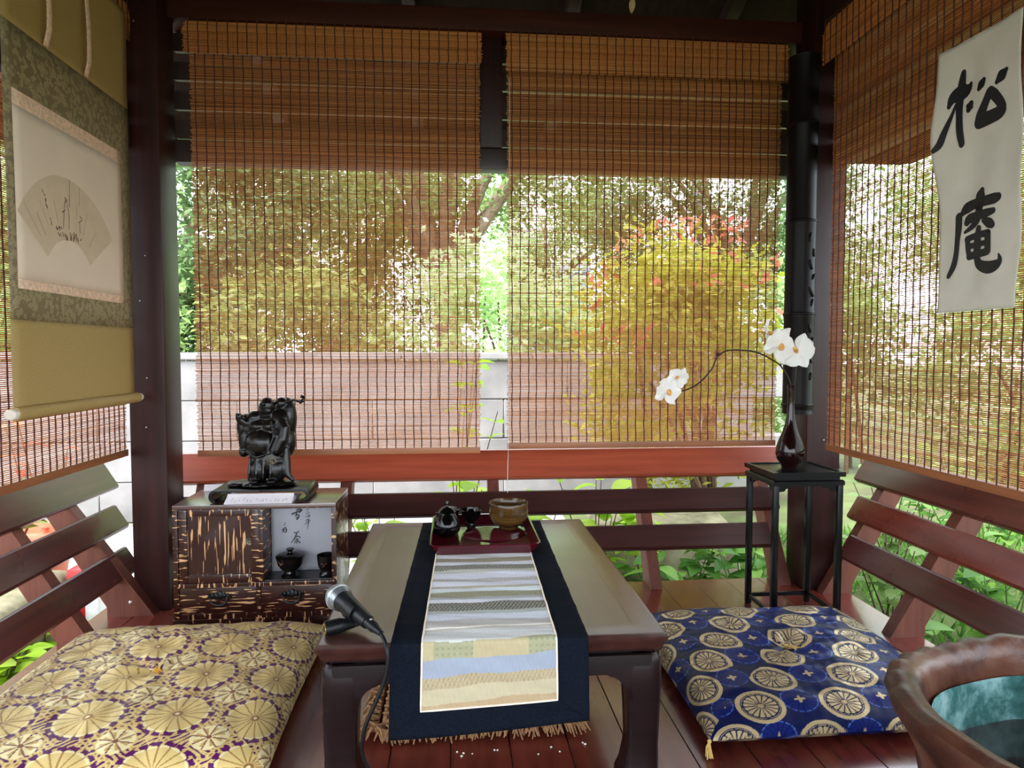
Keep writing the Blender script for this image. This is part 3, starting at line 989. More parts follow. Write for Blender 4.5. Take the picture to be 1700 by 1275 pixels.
def apron_poly(a0, a1, ztop, zlow):
    """apron between the legs, its lower corners curving down into them"""
    r = 0.040
    pts = [(a0 + 0.02, ztop), (a1 - 0.02, ztop), (a1 - 0.02, zlow - r - 0.01), (a1 - LW + 0.002, zlow - r - 0.01)]
    for k in range(9):
        t = k / 8 * PI / 2
        pts.append((a1 - LW - r + r * math.cos(t), zlow - r + r * math.sin(t)))
    for k in range(9):
        t = PI / 2 + k / 8 * PI / 2
        pts.append((a0 + LW + r + r * math.cos(t), zlow - r + r * math.sin(t)))
    pts += [(a0 + LW - 0.002, zlow - r - 0.01), (a0 + 0.02, zlow - r - 0.01)]
    return pts


# legs: square, swelling a little at the shoulder and hooking inward at the foot
def leg(cx, cy, sx, sy):
    mb = MB()
    rows = []
    for (z, o, w) in ((TZ - 0.042, 0.008, 0.058), (TZ - 0.052, 0.002, 0.064), (TZ - 0.075, 0.0, LW), (0.20, 0.0, LW), (0.14, 0.002, LW - 0.003), (0.08, 0.004, LW - 0.005), (0.035, 0.003, LW - 0.003), (0.012, 0.0, LW), (0.0, 0.002, LW - 0.002)):
        hook = 0.012 * max(0, (0.06 - z) / 0.06)
        q = [(cx + sx * o, cy + sy * o), (cx + sx * (w + hook), cy + sy * o), (cx + sx * (w + hook), cy + sy * (w + hook)), (cx + sx * o, cy + sy * (w + hook))]
        ring = []
        for i in range(4):
            p, pn, pp_ = Vector(q[i]), Vector(q[(i + 1) % 4]), Vector(q[i - 1])
            ring += [p.lerp(pp_, 0.14), p.lerp(pp_, 0.05).lerp(pn, 0.05), p.lerp(pn, 0.14)]
        rows.append([mb.bm.verts.new((p.x, p.y, z)) for p in ring])
    for p, q in zip(rows, rows[1:]):
        for k in range(12):
            mb.bm.faces.new((p[k], p[(k + 1) % 12], q[(k + 1) % 12], q[k]))
    mb.bm.faces.new(rows[0]); mb.bm.faces.new(rows[-1][::-1])
    return mb


for (cx, sx) in ((ap_x0, 1), (ap_x1, -1)):
    for (cy, sy) in ((ap_y0, 1), (ap_y1, -1)):
        obj('leg', leg(cx, cy, sx, sy), M['table_x'], tb)
for (y0, y1) in ((ap_y0 + 0.001, ap_y0 + 0.028), (ap_y1 - 0.028, ap_y1 - 0.001)):
    obj('apron', MB().prism(apron_poly(ap_x0, ap_x1, TZ - 0.042, 0.222), 'Y', y0, y1, bev=0.003), M['table_x'], tb)
for (x0, x1) in ((ap_x0 + 0.001, ap_x0 + 0.028), (ap_x1 - 0.028, ap_x1 - 0.001)):
    obj('apron', MB().prism(apron_poly(ap_y0, ap_y1, TZ - 0.042, 0.222), 'X', x0, x1, bev=0.003), M['table_x'], tb)

# ------------------------------------------------------------------ table runner
RUN_L = 1.02


def run_path(s):
    """s metres along the runner from the front hem: hangs, turns over the edge, lies on the table"""
    yf, zt = TY0 - 0.006, TZ + 0.0022
    hang = 0.172
    r = 0.007
    if s < hang - r:
        return (yf, zt - hang + s, (-1, 0))
    arc = r * PI / 2
    if s < hang - r + arc:
        t = (s - hang + r) / r
        return (yf + r - r * math.cos(t), zt - r + r * math.sin(t), (-math.cos(t), math.sin(t)))
    d = s - (hang - r + arc)
    return (yf + r + d, zt, (0, 1))


def run_pt(a, s, off=0.0):
    """a: metres across from the left edge, s along"""
    y, z, n = run_path(s)
    skew = 0.020 * max(0.0, (s - 0.17)) / 0.85
    x = -0.113 + a + skew - 0.004 * max(0, 0.17 - s) / 0.17 * (1 if a < 0.18 else -0.6)
    wave = 0.0012 * math.sin(s * 55 + a * 9) * (1 if s > 0.2 else 0.3) + 0.0007 * math.sin(s * 130 + a * 30)
    wv = max(wave, -0.0006) + 0.0008
    if s < 0.16:
        tilt = 0.016 * (a / 0.357) * (1 - s / 0.16)     # hem rises to the right
        z += tilt
        y -= 0.010 * (1 - s / 0.16) * (0.6 + 0.4 * math.sin(a * 14))
    return (x, y + n[0] * (off + wv) * (1 if n[0] else 0), z + n[1] * (off + wv))


M['navy'] = plain('navy_linen', rgb(17, 21, 30), 0.9, var=0.3, scale=260, bump=0.25, spec=0.05)
M['cream'] = plain('cream_piping', rgb(232, 214, 196), 0.7)
M['patch'] = painted('patchwork_stripes', rough=0.75, weave=0.25)
rn = thing('table_runner', (0.07, 1.2, 0.30), 'navy bordered table runner with a striped patchwork centre, over the low table', 'table runner')
mb = MB().grid(lambda u, v: run_pt(0.357 * u, RUN_L * v), 26, 150)
o = obj('border_cloth', mb, M['navy'], rn)
md = o.modifiers.new('thickness', 'SOLIDIFY'); md.thickness = 0.0016; md.offset = -1
# striped centre: bands listed from the front hem backwards (end position along the panel, colour)
BANDS = [(0.012, (170, 146, 114)), (0.040, (180, 167, 138)), (0.060, (172, 155, 124)), (0.092, (146, 152, 166)), (0.122, (174, 160, 126)),
         (0.165, (200, 198, 196)), (0.172, (196, 184, 172)), (0.178, (232, 228, 222)), (0.184, (190, 178, 168)), (0.212, (184, 178, 176)), (0.242, (206, 208, 218)), (0.258, (172, 176, 172)),
         (0.300, (150, 146, 136)), (0.318, (212, 212, 222)), (0.332, (170, 170, 174)), (0.365, (156, 152, 128)), (0.385, (206, 212, 216)), (0.397, (176, 170, 150)), (0.425, (210, 210, 220)),
         (0.450, (190, 184, 182)), (0.490, (212, 212, 224)), (0.510, (186, 186, 176)), (0.545, (160, 158, 146)), (0.570, (210, 210, 220)), (0.600, (160, 150, 128)), (0.630, (212, 210, 212)),
         (0.650, (170, 164, 146)), (0.90, (206, 206, 210))]
PA0, PA1, PS0, PS1 = 0.056, 0.298, 0.050, 0.95
nu, nv = 150, 620
U, V = np.meshgrid(np.linspace(0, 1, nu + 1), np.linspace(0, 1, nv + 1))
S = V * (PS1 - PS0)
A = U * (PA1 - PA0)
wobS = S + 0.0022 * np.sin(A * 26 + S * 40) + 0.0012 * np.sin(A * 60 + S * 90) - 0.010 * (U - 0.3) * np.exp(-((S - 0.09) / 0.1) ** 2)
colr = np.ones(S.shape + (4,))
colr[..., 3] = 0
prev = -1.0
grain = np_noise(A * 900, S * 300, 3) * 0.05 + np_noise(A * 200, S * 900, 4) * 0.04
for i, (e, c) in enumerate(BANDS):
    mk = (wobS >= prev) & (wobS < e)
    colr[mk, :3] = c3(*c)
    if e in (0.300, 0.545, 0.365, 0.060, 0.450):      # woven motif bands
        dk = 0.22 if e in (0.300, 0.545) else 0.08
        zig = np.abs(((A * 130 + np.sin(S * 700) * 0.3) % 1.0) - ((S * 170) % 1.0)) < (0.28 if dk > 0.1 else 0.18)
        zz_ = mk & zig
        colr[zz_, :3] = colr[zz_, :3] * (0.25 if dk > 0.1 else 0.72)
    prev = e
# the patchworked green and cream squares of the second band
mk = (wobS >= 0.092) & (wobS < 0.122)
sq = mk & (((U > 0.08) & (U < 0.38)) | (U > 0.79))
colr[sq, :3] = c3(154, 150, 120)
dia = sq & (np.abs(((A * 95) % 1) - 0.5) + np.abs(((S * 95) % 1) - 0.5) < 0.3)
colr[dia, :3] = c3(134, 138, 112)
colr[..., :3] *= (1 + grain)[..., None]
pts = np.array([run_pt(PA0 + a, PS0 + s, 0.0016) for a, s in zip(A.ravel(), S.ravel())])
obj('striped_panel', np_mesh('striped_panel', pts, grid_faces(nu, nv), True, np.clip(colr, 0, 1).reshape(-1, 4)), M['patch'], rn)
pip = [run_pt(PA0, PS1 - 0.9 * k / 60 * 1.0, 0.002) for k in range(61)] + [run_pt(PA0 + (PA1 - PA0) * k / 14, PS0, 0.002) for k in range(1, 15)] + [run_pt(PA1, PS0 + 0.9 * k / 60, 0.002) for k in range(1, 61)]
obj('piping', MB().tube(pip, 0.0017, 6), M['cream'], rn)
for (a0, a1) in ((0.0, PA0), (0.357, PA1)):
    obj('mitre_seam', MB().tube([run_pt(a0 + (a1 - a0) * k / 6, 0.002 + (PS0 - 0.002) * k / 6, 0.0004) for k in range(7)], 0.0007, 5), M['navy'], rn)

# ------------------------------------------------------------------ tray and tea things
M['tray'] = plain('maroon_lacquer', rgb(66, 12, 22), 0.14, coat=0.3, var=0.15, scale=12)
TRZ = TZ + 0.0045
tcx, tcy = 0.081, 1.852


def rsq(hx, hy, r, z, n=6):
    out = []
    for (sx, sy, a0) in ((1, 1, 0), (-1, 1, PI / 2), (-1, -1, PI), (1, -1, 1.5 * PI)):
        for k in range(n + 1):
            t = a0 + k / n * PI / 2
            out.append((tcx + sx * (hx - r) + r * math.cos(t), tcy + sy * (hy - r) + r * math.sin(t), z))
    return out


tr = thing('tea_tray', (tcx, tcy, TRZ), 'maroon lacquer tray with rounded corners and a carved plume, on the runner', 'tray')
mb = MB()
hx, hy = 0.143, 0.166
rings = [rsq(hx - 0.020, hy - 0.020, 0.012, TRZ), rsq(hx - 0.014, hy - 0.014, 0.018, TRZ + 0.002), rsq(hx - 0.004, hy - 0.004, 0.024, TRZ + 0.018), rsq(hx, hy, 0.026, TRZ + 0.027),
         rsq(hx - 0.001, hy - 0.001, 0.026, TRZ + 0.029), rsq(hx - 0.005, hy - 0.005, 0.023, TRZ + 0.028), rsq(hx - 0.010, hy - 0.010, 0.02, TRZ + 0.018), rsq(hx - 0.020, hy - 0.020, 0.014, TRZ + 0.006), rsq(hx - 0.026, hy - 0.026, 0.01, TRZ + 0.005)]
rv = [[mb.bm.verts.new(p) for p in q] for q in rings]
for p, q in zip(rv, rv[1:]):
    n = len(p)
    for k in range(n):
        mb.bm.faces.new((p[k], p[(k + 1) % n], q[(k + 1) % n], q[k]))
mb.bm.faces.new(rv[0][::-1]); mb.bm.faces.new(rv[-1])
obj('dish', mb, M['tray'], tr)
pl_ = MB()
for k in range(15):
    a = -0.70 + k * 0.095
    p = [(tcx - 0.055 + 0.035 * t * math.cos(a * 2 + 2.0) + 0.16 * t, tcy + 0.012 + 0.13 * math.sin(t * 2.4 + 0.2) * a + 0.02 * t - 0.05 * a * t, TRZ + 0.0055) for t in [i / 9 for i in range(10)]]
    pl_.tube(p, [0.0008 + 0.0034 * math.sin(PI * i / 9) for i in range(10)], 6)
obj('carved_plume', pl_, M['tray'], tr, label='raised carved plume')
TFZ = TRZ + 0.0052
M['black_glaze'] = plain('black_glaze', rgb(8, 7, 7), 0.08, coat=0.0, spec=0.3, var=0.3, scale=20)


def glaze(name, lo, hi):
    m, nt, b = new_mat(name)
    mp = mapping(nt, (4, 4, 60))
    n = nd(nt, 'ShaderNodeTexNoise', Scale=3.0, Detail=5.0)
    nt.links.new(mp.outputs[0], n.inputs['Vector'])
    r = ramp(nt, n.outputs['Fac'], [(0.35, lo), (0.65, hi)])
    nt.links.new(r.outputs[0], b.inputs['Base Color'])
    b.inputs['Roughness'].default_value = 0.15
    b.inputs['Specular IOR Level'].default_value = 0.35
    return m


M['brown_glaze'] = glaze('amber_brown_glaze', rgb(56, 37, 17), rgb(92, 64, 30))
px, py = -0.018, 1.865
jar = thing('tea_jar', (px, py, TFZ), 'small black glazed pear-shaped lidded pot on the tray', 'pot')
obj('body', MB().lathe([(0.0, 0), (0.022, 0.0), (0.0275, 0.004), (0.0355, 0.017), (0.0375, 0.028), (0.035, 0.040), (0.029, 0.053), (0.0235, 0.062), (0.022, 0.0665), (0.0, 0.0665)], (px, py, TFZ), 36), M['black_glaze'], jar)
lid = obj('lid', MB().lathe([(0.0, 0.0667), (0.0245, 0.0667), (0.0255, 0.0685), (0.023, 0.072), (0.016, 0.079), (0.008, 0.083), (0.0, 0.084)], (px, py, TFZ), 36), M['black_glaze'], jar)
obj('finial', MB().lathe([(0.0, 0.083), (0.004, 0.083), (0.0032, 0.087), (0.0062, 0.091), (0.0055, 0.096), (0.0, 0.098)], (px, py, TFZ), 16), M['black_glaze'], lid)
obj('spout', MB().tube(smooth_path([(px - 0.022, py - 0.006, TFZ + 0.050), (px - 0.027, py - 0.008, TFZ + 0.062), (px - 0.029, py - 0.010, TFZ + 0.069)], 4), [0.004, 0.0038, 0.0036, 0.0034, 0.0032, 0.003, 0.0028, 0.0026, 0.0024], 8), M['black_glaze'], jar)
CUP = [(0.0, 0.0), (0.0125, 0.0), (0.0135, 0.003), (0.0115, 0.010), (0.016, 0.016), (0.025, 0.028), (0.0295, 0.042), (0.0305, 0.050), (0.0295, 0.0505), (0.028, 0.043), (0.022, 0.029), (0.012, 0.020), (0.0, 0.019)]
for (cx, cy, lab) in ((0.051, 1.962, 'small black footed tea cup between the pot and the brown bowl'), (-0.012, 1.978, 'small black footed tea cup half hidden behind the black pot')):
    c = thing('tea_cup', (cx, cy, TFZ), lab, 'cup', 'black tea cups on the tray')
    obj('cup_body', MB().lathe(CUP, (cx, cy, TFZ), 32), M['black_glaze'], c)
bx_, by_ = 0.160, 1.945
bw = thing('tea_bowl', (bx_, by_, TFZ), 'amber brown glazed tea bowl on the tray', 'bowl')
BOWL = [(0.0, 0.0), (0.028, 0.0), (0.029, 0.004), (0.031, 0.007), (0.046, 0.016), (0.054, 0.028), (0.0565, 0.045), (0.0568, 0.062), (0.0575, 0.073), (0.0562, 0.0755), (0.0545, 0.073), (0.0535, 0.055), (0.051, 0.032), (0.042, 0.020), (0.02, 0.012), (0.0, 0.011)]
obj('bowl_body', MB().lathe(BOWL, (bx_, by_, TFZ), 44, fn=lambda a, z: 1 + 0.006 * math.sin(3 * a + z * 50)), M['brown_glaze'], bw)
rings_ = MB()
for z in (0.036, 0.040, 0.046):
    rings_.tube([(bx_ + 0.0563 * math.cos(a * 2 * PI / 40), by_ + 0.0563 * math.sin(a * 2 * PI / 40), TFZ + z) for a in range(41)], 0.0006, 5)
obj('throwing_lines', rings_, M['brown_glaze'], bw)

# ------------------------------------------------------------------ microphone, clip and cable
head, tail = Vector((-0.2235, 1.313, TZ + 0.046)), Vector((-0.135, 1.203, TZ + 0.021))
ax = (tail - head).normalized()
mic = thing('microphone', tuple(head - Vector((0, 0, 0.026))), 'black handheld microphone with silver mesh head, at the table corner', 'microphone')
q = Vector((0, 0, 1)).rotation_difference(ax).to_matrix()


def along(mb, prof, seg=24):
    """lathe profile (radius, distance from head centre) along the microphone axis"""
    mb.lathe(prof, (0, 0, 0), seg)
    for v in mb.bm.verts:
        v.co = q @ v.co + head
    return mb


M['mic_body'] = plain('mic_black', rgb(18, 19, 22), 0.4, var=0.1, spec=0.25)
M['mesh_metal'] = None


def grille_mat():
    m, nt, b = new_mat('silver_mesh')
    mp = mapping(nt, (620, 620, 620))
    v = nd(nt, 'ShaderNodeTexVoronoi', Scale=1.0)
    nt.links.new(mp.outputs[0], v.inputs['Vector'])
    r = ramp(nt, v.outputs['Distance'], [(0.2, rgb(90, 93, 97)), (0.7, rgb(150, 154, 158))])
    nt.links.new(r.outputs[0], b.inputs['Base Color'])
    b.inputs['Metallic'].default_value = 0.7
    b.inputs['Roughness'].default_value = 0.35
    bp = nd(nt, 'ShaderNodeBump', Strength=0.35, Distance=0.0004)
    nt.links.new(v.outputs['Distance'], bp.inputs['Height'])
    nt.links.new(bp.outputs[0], b.inputs['Normal'])
    return m


M['mesh_metal'] = grille_mat()
obj('grille', along(MB(), [(0.0, -0.0245), (0.010, -0.0235), (0.018, -0.018), (0.0235, -0.009), (0.0252, 0.0), (0.024, 0.010), (0.021, 0.018), (0.0, 0.018)], 32), M['mesh_metal'], mic)
obj('grille_band', along(MB(), [(0.0245, -0.002), (0.0258, -0.001), (0.0258, 0.003), (0.0245, 0.004)], 32), plain('silver_band', rgb(180, 184, 190), 0.35, 0.6), mic)
obj('handle', along(MB(), [(0.0, 0.017), (0.0205, 0.017), (0.0205, 0.022), (0.0185, 0.03), (0.0135, 0.10), (0.0125, 0.108), (0.0, 0.108)], 28), M['mic_body'], mic)
obj('connector', along(MB(), [(0.0, 0.107), (0.0105, 0.107), (0.0105, 0.111), (0.0095, 0.113), (0.0098, 0.128), (0.0085, 0.130), (0.006, 0.146), (0.005, 0.152), (0.0, 0.152)], 20), M['mic_body'], mic)
obj('latch', MB().ball(head + ax * 0.118 + Vector((0, 0, 0.0098)), (0.003, 0.003, 0.0015), 8, 6), M['screw'], mic)
end = head + ax * 0.150
cable = thing('microphone_cable', tuple(end), 'black cable running from the microphone down over the table edge', 'cable')
cp = smooth_path([tuple(end), (-0.122, 1.181, 0.312), (-0.1165, 1.172, 0.295), (-0.1165, 1.170, 0.272), (-0.124, 1.169, 0.240), (-0.139, 1.167, 0.205), (-0.156, 1.165, 0.165), (-0.161, 1.165, 0.125), (-0.150, 1.168, 0.088), (-0.125, 1.175, 0.05), (-0.09, 1.18, 0.018), (-0.03, 1.14, 0.0045), (0.08, 1.05, 0.0045), (0.15, 0.90, 0.0045)], 8)
obj('cable_sheath', MB().tube(cp, 0.0037, 10), M['black_satin'], cable)
clip = thing('microphone_clip', (-0.215, 1.26, TZ), 'black plastic microphone clip with a brass threaded socket, lying on the table', 'microphone clip')
ca, cb = Vector((-0.236, 1.238, TZ + 0.0145)), Vector((-0.186, 1.262, TZ + 0.0145))
cd = (cb - ca).normalized()
obj('socket', MB().tube([ca, ca + cd * 0.003, ca + cd * 0.03, ca + cd * 0.036, cb], [0.0125, 0.0138, 0.0135, 0.0115, 0.009], 22), M['black_satin'], clip)
M['brass'] = plain('brass', rgb(205, 165, 85), 0.3, 0.85)
obj('thread_insert', MB().tube([ca - cd * 0.0012, ca + cd * 0.002], [0.0098, 0.0098], 20), M['brass'], clip)
obj('thread_hole', MB().tube([ca - cd * 0.0016, ca - cd * 0.0011], [0.0062, 0.0062], 18), M['black_satin'], clip)
cr = MB()
for (d0, r0) in ((0.062, 0.0178),):
    side = ax.cross(Vector((0, 0, 1))).normalized()
    upv = side.cross(ax).normalized()
    for (a0, a1) in ((-2.9, 1.1),):
        cen = head + ax * d0
        n = 16
        rows = []
        for w_ in (-0.014, 0.014):
            for rr in (r0, r0 + 0.0028):
                rows.append([cr.bm.verts.new(cen + ax * w_ + (side * math.cos(a0 + (a1 - a0) * k / n) + upv * math.sin(a0 + (a1 - a0) * k / n)) * rr) for k in range(n + 1)])
        i0, o0, i1, o1 = rows
        for k in range(n):
            cr.bm.faces.new((i0[k], i0[k + 1], i1[k + 1], i1[k]))
            cr.bm.faces.new((o0[k], o1[k], o1[k + 1], o0[k + 1]))
            cr.bm.faces.new((i0[k], o0[k], o0[k + 1], i0[k + 1]))
            cr.bm.faces.new((i1[k], i1[k + 1], o1[k + 1], o1[k]))
        for k in (0, n):
            cr.bm.faces.new((i0[k], i1[k], o1[k], o0[k]))
obj('cradle', cr, M['black_satin'], clip)
obj('arm', MB().tube(smooth_path([cb - cd * 0.006, cb + Vector((0.006, -0.002, -0.001)), head + ax * 0.058 - Vector((0, 0, 0.0215))], 5), 0.0055, 10), M['black_satin'], clip)

# ------------------------------------------------------------------ straw mat under the table
M['straw'] = plain('woven_straw', rgb(140, 100, 64), 0.8, var=0.35, scale=90)
mat_ = thing('straw_mat', (0.04, 1.62, 0.0), 'square woven straw seat mat with a shaggy braided edge, under the table', 'mat')
mx0, mx1, my0, my1 = -0.175, 0.262, 1.41, 1.85
obj('core', MB().box(mx0 + 0.02, mx1 - 0.02, my0 + 0.02, my1 - 0.02, 0.006, 0.034, bev=0.008), M['straw'], mat_)
wv = MB()
n = 26
for i in range(n):
    for j in range(n):
        cx = mx0 + 0.02 + (mx1 - mx0 - 0.04) * (i + 0.5) / n
        cy = my0 + 0.02 + (my1 - my0 - 0.04) * (j + 0.5) / n
        d = 0.0068
        sx, sy = (d * 1.35, d * 0.62) if (i + j) % 2 else (d * 0.62, d * 1.35)
        wv.ball((cx, cy, 0.035), (sx, sy, 0.0042), 6, 4)
obj('weave', wv, M['straw'], mat_, kind='stuff')
ed = MB()
for side in range(4):
    for k in range(170):
        t = R.random()
        if side == 0: p = Vector((mx0 + (mx1 - mx0) * t, my0 + 0.012, 0)); o_ = Vector((0, -1, 0))
        elif side == 1: p = Vector((mx0 + (mx1 - mx0) * t, my1 - 0.012, 0)); o_ = Vector((0, 1, 0))
        elif side == 2: p = Vector((mx0 + 0.012, my0 + (my1 - my0) * t, 0)); o_ = Vector((-1, 0, 0))
        else: p = Vector((mx1 - 0.012, my0 + (my1 - my0) * t, 0)); o_ = Vector((1, 0, 0))
        along_ = Vector((o_.y, -o_.x, 0)) * (1 if k % 2 else -1)
        p0 = p + Vector((0, 0, 0.016 + 0.014 * R.random()))
        p1 = p0 + o_ * (0.018 + 0.012 * R.random()) + along_ * (0.012 + 0.012 * R.random()) + Vector((0, 0, 0.006 * R.random()))
        p2 = p1 + o_ * (0.006 + 0.008 * R.random()) + along_ * 0.006 - Vector((0, 0, 0.012 + 0.010 * R.random()))
        p2.z = max(p2.z, 0.003)
        ed.tube([p0, p1, p2], [0.0030, 0.0028, 0.0014], 5)
obj('braided_edge', ed, M['straw'], mat_, kind='stuff')
M['crumb'] = plain('pale_crumb', rgb(235, 230, 220), 0.7)
for (x, y) in ((0.005, 1.352), (0.018, 1.346), (0.014, 1.336), (0.036, 1.343), (0.082, 1.352), (0.088, 1.351), (0.268, 1.362), (0.272, 1.356), (0.20, 1.352), (0.17, 1.33), (0.215, 1.335)):
    s = 0.0012 + 0.0012 * R.random()
    obj('crumb', MB().ball((x, y, s * 0.8), (s * 1.3, s, s * 0.8), 7, 5), M['crumb'], None, 'tiny pale crumb fallen on the dark floor under the table', 'crumb', 'crumbs under the table', loc=(x, y, 0))

# ------------------------------------------------------------------ brocade cushions
def chrys(dx, dy, r, npet, turn=0.0):
    """distance fields of a chrysanthemum roundel: inside mask, petal-line mask, centre mask"""
    d = np.hypot(dx, dy)
    a = np.arctan2(dy, dx) + turn
    ph = (a / (2 * PI) * npet) % 1.0
    scal = r * (1 - 0.09 * (2 * np.abs(ph - 0.5)) ** 3)
    inside = d < scal
    edge = np.minimum(ph, 1 - ph) * d * 2 * PI / npet
    line = inside & (edge < 0.0011 + 0.0006 * (d / r)) & (d > 0.18 * r)
    core = d < 0.16 * r
    return d, inside, line, core


def lattice(X, Y, ax_, ay_, shift, ox=0.0, oy=0.0):
    """offset of every point from its nearest node of a staggered lattice"""
    best = None
    for dj in (-1, 0, 1):
        j = np.round((Y - oy) / ay_) + dj
        sx = ox + shift * j
        i = np.round((X - sx) / ax_)
        dx, dy = X - (sx + i * ax_), Y - (oy + j * ay_)
        d = dx * dx + dy * dy
        if best is None:
            best = [d, dx, dy]
        else:
            k = d < best[0]
            best = [np.where(k, d, best[0]), np.where(k, dx, best[1]), np.where(k, dy, best[2])]
    return best[1], best[2]


def gold_print(X, Y):
    col = np.zeros(X.shape + (4,))
    put(col, np.ones(X.shape, bool), c3(78, 18, 72), 0.0)
    gold, gold2, pale = c3(206, 178, 116), c3(178, 146, 88), c3(220, 202, 152)
    L, LY, OX, OY = 0.172, 0.164, -0.042, -0.050
    # scrolling leaf ground: outlined gold blobs, with florets between the roundels
    n1 = np.sin(X * 210 + 3.0 * np.sin(Y * 95)) * np.sin(Y * 220 + 3.0 * np.sin(X * 88 + 1))
    put(col, n1 > -0.46, gold, 0.5)
    put(col, (n1 > -0.06) & (n1 < 0.08), gold2, 0.3)
    put(col, n1 > 0.62, c3(150, 110, 70), 0.2)
    for (ox, oy) in ((OX + L / 2, OY + LY / 2),):
        dx, dy = lattice(X, Y, L, LY, 0.0, ox, oy)
        d, ins, line, core = chrys(dx, dy, 0.036, 8, 0.2)
        put(col, ins, pale, 0.6)
        ph = (np.arctan2(dy, dx) / (2 * PI) * 8) % 1.0
        put(col, ins & (np.abs(ph - 0.5) < 0.16) & (d > 0.010) & (d < 0.028), gold2, 0.3)
        put(col, line, c3(110, 60, 60), 0.0)
        put(col, core, c3(120, 70, 50), 0.2)
    dx, dy = lattice(X, Y, L, LY, 0.0, OX, OY)
    d, ins, line, core = chrys(dx, dy, 0.064, 16)
    dots = (d < 0.074) & ~ins
    a = np.arctan2(dy, dx)
    put(col, dots & (np.sin(a * 18) < 0.5), c3(80, 16, 76), 0.0)
    put(col, ins, gold, 0.55)
    put(col, ins & (d > 0.058), pale, 0.6)
    put(col, line, c3(150, 112, 62), 0.2)
    put(col, core, c3(140, 100, 58), 0.2)
    put(col, d < 0.004, pale, 0.6)
    return col


def blue_print(X, Y):
    col = np.zeros(X.shape + (4,))
    put(col, np.ones(X.shape, bool), c3(10, 20, 64), 0.0)
    gold = c3(190, 168, 128)
    # tone-on-tone chrysanthemums between the gold chains
    dx, dy = lattice(X, Y, 0.185, 0.102, 0.070, -0.03, -0.165)
    d, ins, line, core = chrys(dx, dy, 0.043, 16)
    put(col, ins, c3(16, 30, 98), 0.0)
    put(col, ins & (d > 0.0375) & (d < 0.0395), c3(84, 112, 180), 0.2)
    put(col, line, c3(10, 20, 66), 0.0)
    ph = np.cos(4 * np.arctan2(dy, dx))
    put(col, d < 0.011 * (0.75 + 0.35 * ph), gold, 0.6)
    dx, dy = lattice(X, Y, 0.185, 0.102, 0.070, -0.12, -0.18)
    d, ins, line, core = chrys(dx, dy, 0.0360, 16)
    put(col, d < 0.0530, gold, 0.7)
    put(col, d < 0.0430, c3(12, 20, 62), 0.0)
    put(col, (d < 0.0405) & (d > 0.0395), gold, 0.6)
    put(col, ins, gold, 0.7)
    put(col, line, c3(40, 36, 60), 0.0)
    put(col, core, c3(176, 150, 110), 0.6)
    return col


